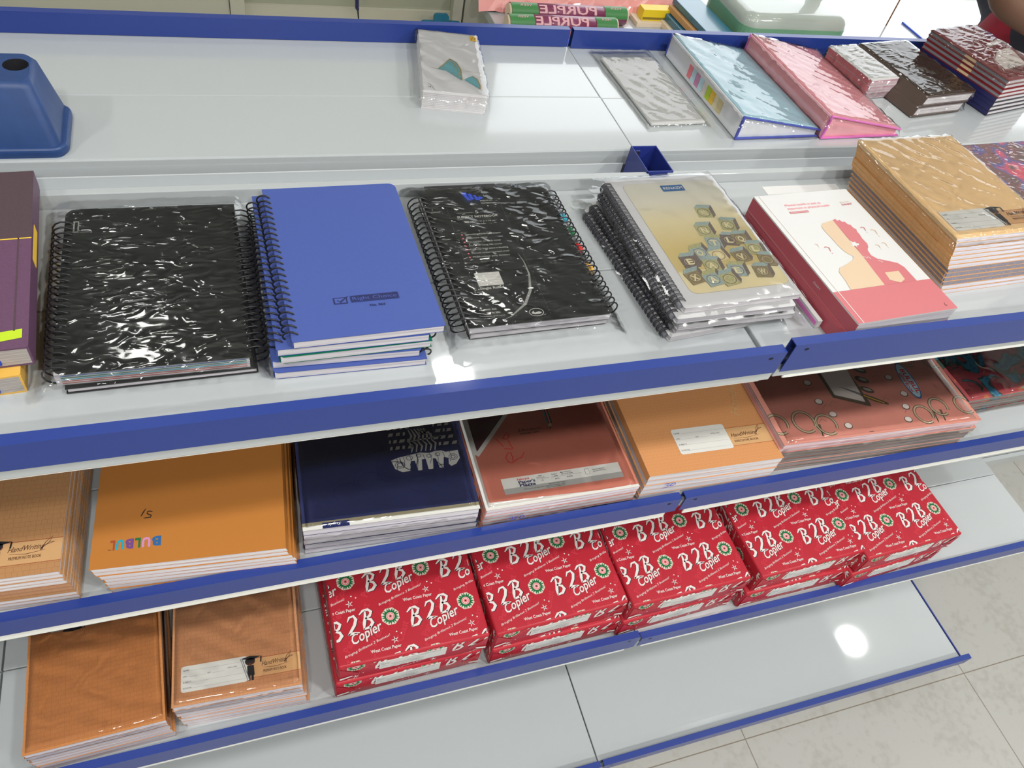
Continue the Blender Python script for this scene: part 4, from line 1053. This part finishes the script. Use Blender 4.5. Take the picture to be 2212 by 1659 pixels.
for k in range(4): A.poly([(.0500 + k * .0058, .2160 - k * .0035), (.0560 + k * .0050, .2175 - k * .0030), (.0600 + k * .005, .2010 + (k % 2) * .004), (.0545 + k * .005, .2020)], 'ink_cobalt', 2)
A.text('PREMIUM', .0690, .1985, .0026, 'label_white', 3, w=.0150); A.text('NOTEBOOKS', .0690, .1940, .0026, 'label_white', 3, w=.0180)
for k in range(40):
    for x0, x1 in ((.0256, .0190), (.0925, .0916)): A.rect(x0 + (x1 - x0) * k / 40, .188 - k * .0046, x0 + (x1 - x0) * k / 40 + .0002, .188 - k * .0046 + .0022, 'ink_midgrey', 2)
f2 = book('subject_notebook', 'black five-subject notebook, lower of the pair in the loose film', 'notebook', (-.3215, -.303, D1 + .0015), 1.4, .157, .220, .0085, 'black_card', 'pages', None, None, None, .0008, .003)
coil(f2, .157, .220, .0100, .0118, 'R', 24, .00085)
f1 = book('subject_notebook', 'black five-subject notebook with white printed text, upper of the pair', 'notebook', (-.324, -.304, D1 + .0102), .9, .160, .2215, .0092, 'black_cover', 'pages', None, None, A, .0008, (.002, .004, .010, .0))
coil(f1, .160, .2215, .0010, .0120, 'L', 24, .00085)
m = MB(); m.box(.010, .219, .0065, .098, .2345, .0072, 'black_card'); m.build('header_flap', f1)
for y, mm in ((.175, 'ink_teal'), (.150, 'ink_green'), (.120, 'ink_red'), (.085, 'yellow_board')):
    m = MB(); m.prism([(.1595, y), (.1680, y - .005), (.1680, y - .015), (.1595, y - .022)], .0060, .0066, mm); m.build('index_tab', f1)
wrap_sheet(f1, .160, .2215, .0092, 'crinkle_film', over=.017, drop=.019, lift=.0010, amp=.0011, seed=33, sag=(.6, 1, .2, .5), nx=44, ny=56)

# wire-bound sleeve notebooks
A = Art(); A.rect(.0185, .0185, .1500, .2120, 'ink_midgrey', 0, r=.009); A.rect(.0188, .0188, .1497, .2117, 'beige_print', 0.5, r=.009)
M['renaim_top'] = mat('renaim_top', (.74, .70, .60), .5); M['renaim_mid'] = mat('renaim_mid', (.66, .55, .30), .5); mat('renaim_low', (.74, .66, .42), .5); mat('renaim_pale', (.72, .69, .55), .5)
A.rect(.0188, .0188, .1497, .2117, 'backdrop', 1, r=.009)
A.rect(.0695, .1932, .1010, .2050, 'ink_darkblue', 3, r=.0012); A.text('RENAZM', .0715, .1968, .0048, 'label_white', 4, w=.0275, bold=.02)
CU = [(.1048, .1505, 'WN', 'cube_b'), (.1246, .1248, 'K', 'cube_b'), (.0882, .1192, 'N', 'cube_b'), (.0898, .0964, 'T', 'cube_c'), (.1118, .0985, 'L', 'cube_d'), (.1279, .0990, 'Q', 'cube_a'), (.0618, .0820, 'O', 'cube_c'), (.0834, .0751, 'I', 'renaim_mid'),
      (.1111, .0697, 'V', 'cube_a'), (.1363, .0800, 'L', 'cube_b'), (.0420, .0693, 'E', 'cube_d'), (.0668, .0600, 'A', 'cube_b'), (.0938, .0482, 'E', 'cube_c'), (.1417, .0595, '', 'cube_a'), (.1245, .0422, 'W', 'cube_a'), (.0355, .0440, 'X', 'cube_a'), (.0558, .0380, 'A', 'cube_c'), (.0760, .0360, '', 'cube_b')]
random.seed(4)
for i, (x, y, ch, mm) in enumerate(CU):
    c = Art(); s_ = .0110
    c.poly([(-s_, -s_), (s_ * .8, -s_), (s_ * .8, s_ * .7), (-s_, s_ * .7)], mm, 2); c.poly([(-s_, s_ * .7), (s_ * .8, s_ * .7), (s_ * 1.25, s_ * 1.25), (-s_ * .5, s_ * 1.25)], 'cube_c' if mm != 'cube_c' else 'cube_b', 2); c.poly([(s_ * .8, -s_), (s_ * 1.25, -s_ * .5), (s_ * 1.25, s_ * 1.25), (s_ * .8, s_ * .7)], 'cube_d', 2)
    c.ring(-.001, -.0015, .0080, .0072, .0007, 'cube_d', 3, n=16); c.ring(-.001, -.0015, .0062, .0055, .0004, 'renaim_low', 3, n=14)
    if ch: c.text(ch, -.0052, -.0058, .0085, 'renaim_low', 4, w=.0085, bold=.03)
    A.add(c, x, y, 1, random.uniform(-14, 14), l=i * .35)
# from bottom: spiral left, spiral left, spiral right, spiral right, left, left
RN = [(-.1039, -.3333, 95.2 - 90, .150, 'L'), (-.0967, -.3288, 4.8, .148, 'L'), (-.098, -.331, .5, .152, 'R'), (-.099, -.329, 1.8, .152, 'R'), (-.1067, -.3345, 1.2, .153, 'L'), (-.097, -.327, 2.0, .1530, 'L')]
for i, (x, y, an, w_, sd) in enumerate(RN):
    z = D1 + .0008 + i * .0073
    lb = 'white wire-bound notebook in a clear sleeve, ' + ('bottom of the pile, wires showing at the left', 'second from the bottom of the pile', 'third from the bottom of the pile', 'fourth from the bottom of the pile', 'just under the alphabet-cube cover', '')[i]
    if i == 5: lb = 'wire-bound notebook with letter cubes on its cover, in a clear sleeve'
    b = book('wire_notebook', lb, 'notebook', (x, y, z), an, w_, .222, .0068, 'renaim_white', 'pages', None, 'wire-bound notebooks in clear sleeves', A if i == 5 else None, .0005, .003)
    coil(b, w_, .222, .0034, .0062 if i != 5 else .0075, sd, 30, .0006, 'grey_wire', double=True, into=.0052)
    m = MB(); m.tube([(-.0015 if sd == 'L' else w_ + .0015, .006, .0034), (-.0015 if sd == 'L' else w_ + .0015, .216, .0034)], .0028, 'wire_gap', 8); m.build('wire_spine', b)
    wrap_sheet(b, w_, .222, .0068, 'sleeve_film', over=.011, drop=.006 if i < 5 else .010, lift=.0001 if i < 5 else .0012, amp=.0000 if i < 5 else .0009, seed=40 + i, sag=(.4, 1, .6, .6), name='clear_sleeve', nx=22, ny=28)

# pink and white diaries, thin diary under them
A = Art(); A.rect(0, 0, .1500, .0500, 'rose_cover', 1)
A.text('Mental health is just as', .0332, .2010, .0042, 'ink_pink', 2, w=.0560); A.text('important as physical health', .0330, .1944, .0042, 'ink_pink', 2, w=.0660)
A.rect(.0318, .1868, .0610, .1905, 'rose_cover', 2); A.text('Science Facts', .0328, .1877, .0022, 'diary_white', 3, w=.0270)
A.text('DIARY', .1190, .1935, .0034, 'rose_cover', 2, w=.0170, bold=.02); A.text('planner', .1190, .1990, .0024, 'beige_print', 2, w=.0150); A.rect(.1300, .1972, .1500, .1973, 'ink_midgrey', 2)
A.poly([(.0845, .1678), (.0749, .1663), (.0660, .1640), (.0602, .1590), (.0590, .1500), (.0600, .1360), (.0602, .1220), (.0618, .1120), (.0640, .1070), (.0680, .1020), (.0634, .0960), (.0500, .0905), (.0360, .0860), (.0300, .0790), (.0290, .0650), (.0260, .0500), (.0766, .0500), (.0815, .0997), (.0830, .1200)], 'beige_print', 2)
A.poly([(.0845, .1678), (.0900, .1700), (.0905, .1660), (.0950, .1672), (.0960, .1630), (.1000, .1630), (.1010, .1580), (.1045, .1560), (.1045, .1510), (.1070, .1470), (.1050, .1430), (.1052, .1380), (.1035, .1300), (.1040, .1200), (.1010, .1140), (.0985, .1120), (.0960, .1085), (.0945, .1000), (.0990, .0930), (.1100, .0880), (.1220, .0820), (.1262, .0740), (.1262, .0500), (.0766, .0500), (.0790, .0760), (.0815, .0997)], 'rose_cover', 2)
A.poly([(.0830, .1290), (.0850, .1250), (.0880, .1260), (.0890, .1225), (.0920, .1220), (.0900, .1190), (.0870, .1195), (.0850, .1160), (.0835, .1190), (.0800, .1180), (.0790, .1200), (.0820, .1230)], 'diary_white', 3)
A.stroke([(.0815, .0997), (.0860, .0960), (.0880, .0990), (.0900, .0940)], .0009, 'diary_white', 3); A.stroke([(.0980, .0900), (.1010, .0880), (.1020, .0860)], .0009, 'diary_white', 3)
A.poly([(.0919, .0694), (.1130, .0690), (.1113, .0547), (.1016, .0504), (.0896, .0569)], 'beige_print', 3)
for x, y, s_, mm in ((.0419, .1200, 1.0, 'rose_cover'), (.1181, .1477, .85, 'rose_cover'), (.1303, .1408, 1.1, 'beige_print'), (.1162, .1145, .8, 'beige_print'), (.0310, .1277, .6, 'beige_print'), (.1287, .1166, .8, 'beige_print')):
    A.stroke([(x - .004 * s_, y + .001 * s_), (x - .001 * s_, y + .003 * s_), (x + .003 * s_, y + .001 * s_), (x + .002 * s_, y - .003 * s_), (x + .001 * s_, y - .006 * s_)], [.0004, .0014 * s_, .0018 * s_, .0012 * s_, .0006], mm, 2); A.ell(x + .0012 * s_, y - .009 * s_, .0008 * s_, .0008 * s_, mm, 2, n=8)
A.stroke([(.1360, .0110), (.1340, .0080), (.1350, .0055), (.1368, .0070), (.1345, .0072)], .0005, 'ink_brown', 3); A.rect(.0068, 0, .0078, .2255, 'pale_print_glare', 3)
d0 = book('pink_diary', 'pink diary lying under the white and pink diary', 'diary', (.0935, -.370, D1R + .0003), 1.5, .147, .222, .0205, 'rose_spine', 'pages', 'L', None, None, .0016, .001)
d1 = book('pink_diary', 'white and pink diary with a split head silhouette and question marks', 'diary', (.0965, -.3755, D1R + .0212), 2.9, .1480, .2255, .0210, 'diary_white', 'pages', 'L', None, A, .0018, .001, back='rose_cover', spine_mat='rose_spine')
m = MB(); A = Art(); A.text('DIARY', 0, 0, .0030, 'diary_white', 1, w=.014)
A.emit(m, lambda p, q, z: (-z, .080 - p, .0085 + q), (-1, -1, 1, 1)); m.build('spine_print', d1, recalc=False)
m = MB(); m.box(0, 0, 0, .006, .190, .0115, 'diary_white'); m.box(-.0003, .002, .003, 0, .188, .0085, 'pink_binding'); o = m.build('slim_pad', bevel=.0005); o.location = (.0830, -.340, D1R + .0002); o.rotation_euler.z = .035
tag(o, 'slim white pad with a pink patterned edge between the sleeves and the pink diary', 'pad')
m = MB(); m.box(0, 0, 0, .125, .018, .0008, 'paper_white'); o = m.build('paper_scrap'); o.location = (.158, -.0960, D1R + .0002); tag(o, 'white paper scrap on the shelf behind the white and pink diary', 'paper')

# kraft notebooks
A = handwriting('PREMIUM NOTE BOOK', .170, .0165, .0410, .0315, (.0100, .0130, .0940, .0495), (.1152, .1560), (.150, .040)); cap_figure(A, .1000, .0140, .0500)
kr = stack('kraft_notebook', 'kraft notebook with a name label', 'in the tall kraft stack', 'notebook', 13, (.284, -.287), (.2960, -.3050), 1.1085, D1R, 2.4, .170, .207, 'kraft_film', lambda i: 'pages_film', A, 'L', low='kraft notebook', group='kraft notebooks', seed=20, jit=.0011, ct=.0004,
           covers=lambda i: 'kraft_film' if i == 0 else 'kraft', spines=lambda i: 'L' if i < 7 else None)
for i in (7, 8, 9, 10):
    for c_ in kr[i].children:
        if c_.name.startswith('pages'): c_.data = c_.data.copy(); c_.data.materials.clear(); c_.data.materials.append(M['dotted_grey'])
for i in range(7):
    for c_ in kr[i].children:
        if c_.name.startswith('cover'): pass
for i in (8, 9, 10):
    m = MB(); m.box(.0008, .001, .0006, .170, .0016, .0050, 'pages_rose'); m.build('fore_edge', kr[i])
wrap_sheet(kr[0], .170, .207, .0057, 'wrap_film', over=.004, drop=.012, lift=.0010, amp=.0010, seed=51, sag=(1, .3, 1, .3), nx=34, ny=40)

# glossy spiral books at the right edge
for i in range(4):
    z = D1R + .0008 + i * .0165
    g = book('glossy_notebook', 'dark glossy spiral notebook with red print, ' + ('bottom one', 'third down', 'second down', 'topmost')[i] + ' at the right edge', 'notebook', (.4610 - i * .001, -.295, z), 3.4, .15, .21, .0150, 'foil_print', 'pages_grey', None, 'glossy spiral notebooks at the right edge', None, .0006, .004)
    coil(g, .15, .21, .0075, .0080, 'L', 30, .0009, 'grey_wire', double=True)

# ------------------------------------------------------------------ rear shelf
root = thing('plastic_stand', 'blue tapered plastic stand with a round hole at the left edge', 'stand', (-.80, .062, DR))
m = MB()
N_ = 24; hc = (.0655, .021); hr = .0125


def ring_at(z, x0, x1, y0, y1, r):
    P = rrect(x0, y0, x1, y1, r, 5); return [m.bm.verts.new((x, y, z)) for x, y in P]


L1_ = ring_at(.0, -.085, .0985, -.043, .052, .010); L2_ = ring_at(.070, -.075, .083, -.022, .042, .010); L3_ = ring_at(.077, -.071, .079, -.018, .038, .012)
k = m.mi('stand_plastic')
for P_, Q_ in ((L1_, L2_), (L2_, L3_)):
    for i in range(len(P_)):
        f = m.bm.faces.new((P_[i], P_[(i + 1) % len(P_)], Q_[(i + 1) % len(Q_)], Q_[i])); f.material_index = k; f.smooth = True
H_ = [m.bm.verts.new((hc[0] + hr * math.cos(2 * PI * i / len(L3_) - 2.6), hc[1] - .006 + hr * math.sin(2 * PI * i / len(L3_) - 2.6), .077)) for i in range(len(L3_))]
D_ = [m.bm.verts.new((v.co.x, v.co.y, .030)) for v in H_]; kd = m.mi('dark_hole')
for i in range(len(L3_)):
    j = (i + 1) % len(L3_)
    m.bm.faces.new((L3_[i], L3_[j], H_[j], H_[i])).material_index = k
    m.bm.faces.new((H_[i], H_[j], D_[j], D_[i])).material_index = kd
m.bm.faces.new(D_).material_index = kd
m.build('body', root, recalc=False)
m = MB(); m.prism(rrect(-.088, -.0435, .1025, .050, .016, 5), .0, .012, 'stand_plastic'); m.build('foot', root, bevel=.004, seg=3)

A = Art()
A.poly([(.0200, .0655), (.0243, .0664), (.0330, .0800), (.0424, .0958), (.0500, .0880), (.0545, .0720), (.0545, .0450), (.0538, .0413), (.0450, .0500), (.0340, .0620), (.0243, .0640)], 'bowl_teal', 1)
A.stroke([(.0240, .0660), (.0330, .0810), (.0420, .0965)], .0016, 'bowl_gold', 2); A.stroke([(.0415, .0960), (.0500, .0880), (.0550, .0700), (.0550, .0440), (.0538, .0410)], .0020, 'bowl_gold', 2); A.stroke([(.0405, .0900), (.0465, .0840), (.0505, .0680), (.0505, .0500)], .0012, 'bowl_gold', 2)
A.poly([(.0581, .0422), (.0640, .0500), (.0700, .0540), (.0760, .0480), (.0785, .0320), (.0779, .0218), (.0700, .0300)], 'bowl_teal', 1); A.stroke([(.0700, .0545), (.0765, .0480), (.0792, .0320), (.0782, .0215)], .0018, 'bowl_gold', 2)
A.rect(.0120, .0658, .0243, .0661, 'bowl_gold', 1); A.rect(.0560, .0658, .0850, .0661, 'bowl_gold', 1)
A.stroke([(.0080, .0240), (.0120, .0190), (.0160, .0080)], .0006, 'ink_grey', 1); A.text('18', .0070, .0140, .0026, 'ink_black', 1, w=.0040)
A.rect(.0755, .1555, .0865, .1700, 'sticker_yellow', 3); A.stroke([(.078, .159), (.080, .166), (.082, .160), (.0845, .1665)], .0010, 'ink_brown', 4)
cd = stack('greeting_card', 'white greeting card with blue bowls', 'in the rear-shelf card pack', 'card', 10, (-.2785, .1165), (-.2790, .1170), DR + .0250, DR, -10, .0865, .174, 'card_white', 'pages', A, 'L', low='white greeting card', group='greeting cards', seed=60, jit=.0003, ct=.0004)
wrap_sheet(cd[0], .0865, .174, .0024, 'wrap_film', over=.005, drop=.012, amp=.0006, seed=61, sag=(.35, .5, 1, .3))
root = thing('flat_packet', 'flat white card packet in clear plastic on the rear shelf', 'packet', (.047, .067, DR), math.radians(2.8))
m = MB(); m.box(.004, .004, 0, .096, .190, .0042, 'paper_white'); m.build('card', root, bevel=.001)
m = MB(); A = Art(); random.seed(3)
for k in range(10): A.stroke([(.014 + .007 * k, .172), (.018 + .007 * k, .178), (.016 + .007 * k, .184)], .0007, 'ink_midgrey', 1)
A.stroke([(.05, .09), (.054, .078), (.060, .072)], .0012, 'pages_dull', 1); A.stroke([(.048, .088), (.040, .10), (.036, .118)], .0008, 'pages_dull', 1)
A.emit(m, lambda p, q, z: (p, q, .0043 + z), (0, 0, .1, .2)); m.build('print', root, recalc=False)
wrap_sheet(root, .100, .214, .0046, 'wrap_film', over=.003, drop=.004, lift=.0006, amp=.0012, seed=62)


def wedge_file(name, label, o, ang, w, d, t0, t1, mbody, mspine, mbind, stripes=False, seed=1):
    """ring file with a deep spine at the left, thinning towards its opening edge"""
    root = thing(name, label, 'file', o, math.radians(ang))
    def pr(mb, x0, x1, y0, y1, zlo, zhi, mm):      # slab that follows the wedge
        H = lambda x: t0 + (t1 - t0) * x / w
        v = [mb.bm.verts.new(p) for p in ((x0, y0, zlo(x0)), (x1, y0, zlo(x1)), (x1, y1, zlo(x1)), (x0, y1, zlo(x0)), (x0, y0, zhi(x0)), (x1, y0, zhi(x1)), (x1, y1, zhi(x1)), (x0, y1, zhi(x0)))]
        k = mb.mi(mm)
        for q in ((3, 2, 1, 0), (4, 5, 6, 7), (0, 1, 5, 4), (1, 2, 6, 5), (2, 3, 7, 6), (3, 0, 4, 7)): mb.bm.faces.new([v[i] for i in q]).material_index = k
    H = lambda x: t0 + (t1 - t0) * x / w
    m = MB(); pr(m, .0, w, 0, d, lambda x: H(x) - .0018, H, mbody); m.build('front_cover', root, bevel=.0008)
    m = MB(); pr(m, .0, w, 0, d, lambda x: 0, lambda x: .0018, mbody); m.build('back_cover', root, bevel=.0008)
    m = MB(); m.box(-.0015, 0, 0, .0008, d, t0, mspine); m.build('spine', root, bevel=.0007)
    m = MB(); pr(m, .002, w - .004, .003, d - .003, lambda x: .002, lambda x: H(x) - .002, 'case_white' if stripes else mbody); m.build('inner_pockets', root)
    m = MB(); pr(m, -.002, w + .001, -.0008, .0022, lambda x: H(x) - .0012, lambda x: H(x) + .0006, mbind); m.build('binding', root)
    m = MB(); pr(m, -.002, w + .001, -.0008, .0022, lambda x: 0, lambda x: .0022, mbind); m.build('binding', root)
    m = MB(); m.box(-.0022, -.001, 0, .0006, .0025, t0, mbind); m.build('binding', root)
    m = MB(); m.box(-.0022, d - .0025, 0, .0006, d + .001, t0, mbind); m.build('binding', root)
    if stripes:
        m = MB(); A = Art()
        for k_, mm in enumerate(('ink_pink', 'case_blue', 'ink_lilac', 'case_blue', 'pale_print_glare', 'lime', 'sticker_yellow', 'renaim_low', 'renaim_mid')): A.rect(.075 + k_ * .0125, .006, .087 + k_ * .0125, t0 - .010, mm, 1)
        A.emit(m, lambda p, q, z: (-.0016 - z, d - p + .03 - .03, q), (-1, -1, 1, 1)); m.build('spine_label', root, recalc=False)
    wrap_root = wrap_sheet(root, w, d, 0, 'wrap_film', over=.006, drop=.020, lift=.0012, amp=.0016, seed=seed, sag=(1, .6, 1, .6))
    for v in wrap_root.data.vertices: v.co.z += H(min(w, max(0, v.co.x)))
    return root


wedge_file('ring_file', 'white and pale blue wrapped file with a dark blue edge, on the rear shelf', (.1755, .0350, DR), 1.6, .148, .242, .036, .012, 'case_blue', 'case_white', 'blue_binding', True, 71)
wedge_file('ring_file', 'pink wrapped file beside the pale blue one on the rear shelf', (.3285, .0330, DR), 1.9, .150, .248, .038, .012, 'case_pink', 'case_pink', 'pink_binding', False, 72)
pdm = stack('note_pad', 'small white pad with pink edge', 'in the little stack by the pink file', 'pad', 3, (.484, .147), (.486, .146), DR + .0325, DR, 8.6, .0665, .112, 'paper_white', 'pages_rose', None, 'L', low='small pink-edged pad', group='small wrapped pads', seed=63, jit=.0008, spines=lambda i: None)
for q in pdm:
    m = MB(); m.box(.0006, .002, .0005, .0014, .110, .0100, 'pale_pink'); 
    for k in range(14): m.box(.0004, .004 + k * .008, .0005, .0007, .0045 + k * .008, .0100, 'ink_lilac')
    m.build('grid_edge', q)
wrap_sheet(pdm[0], .0665, .112, .0105, 'crinkle_film', over=.004, drop=.030, amp=.0009, seed=64, nx=20, ny=26)
lt = stack('leather_diary', 'dark brown leather diary', 'of the rear-shelf pair', 'diary', 2, (.566, .098), (.555, .094), DR + .033, DR, 8.5, .122, .175, 'leather', 'pages', None, 'L', low='brown leather diary', group='brown leather diaries', seed=65, jit=.001, ct=.0022, r=.004, finset=.003)
lt[0]['label'] = 'shiny dark brown leather diary, upper one of the wrapped pair on the rear shelf'; lt[1]['label'] = 'dark brown leather diary, lower one of the wrapped pair on the rear shelf'
for i, q in enumerate(lt): wrap_sheet(q, .122, .175, .0163, 'crinkle_film', over=.004, drop=.014, lift=.0004 if i else .001, amp=.0001 if i else .0009, seed=66 + i, nx=24, ny=30)
A = Art(); A.poly([(.03, .03), (.10, .035), (.125, .09), (.08, .085), (.04, .06)], 'pale_print_glare', 1); A.ring(.062, .030, .017, .0095, .0012, 'ink_black', 2, rot=-.3); A.ring(.062, .030, .006, .004, .001, 'ink_black', 2); A.poly([(.08, .1), (.13, .11), (.13, .12), (.075, .108)], 'pale_print_glare', 1)  # pale patches paint reflections into the cover colour; the rings are print
mr = stack('maroon_notebook', 'maroon notebook with a round printed mark', 'in the upper-right stack', 'notebook', 8, (.712, .093), (.716, .094), DR + .0655, DR, 12.5, .129, .173, 'maroon_cover', 'pages', A, 'L', low='hardback notebook', group='maroon notebooks', seed=68, jit=.0014, ct=.0016,
           covers=lambda i: 'maroon_cover' if i == 0 else 'maroon_edge' if i < 4 else 'charcoal_edge', spines=lambda i: 'L' if i in (4, 5, 6, 7) else None)
for i, q in enumerate(mr):
    if i < 4:
        m = MB(); m.box(.0008, .001, .0018, .0014, .172, .0064, 'wire_gap'); m.box(.0006, .068, .0018, .0010, .092, .0064, 'cream'); m.build('side_band', q)
    else:
        m = MB(); m.box(-.0003, .001, .0002, .0, .172, .0078, 'spine_navy'); m.build('spine_cloth', q)
wrap_sheet(mr[0], .129, .173, .0081, 'crinkle_film', over=.005, drop=.012, amp=.0016, seed=69, sag=(1, .5, 1, .5))
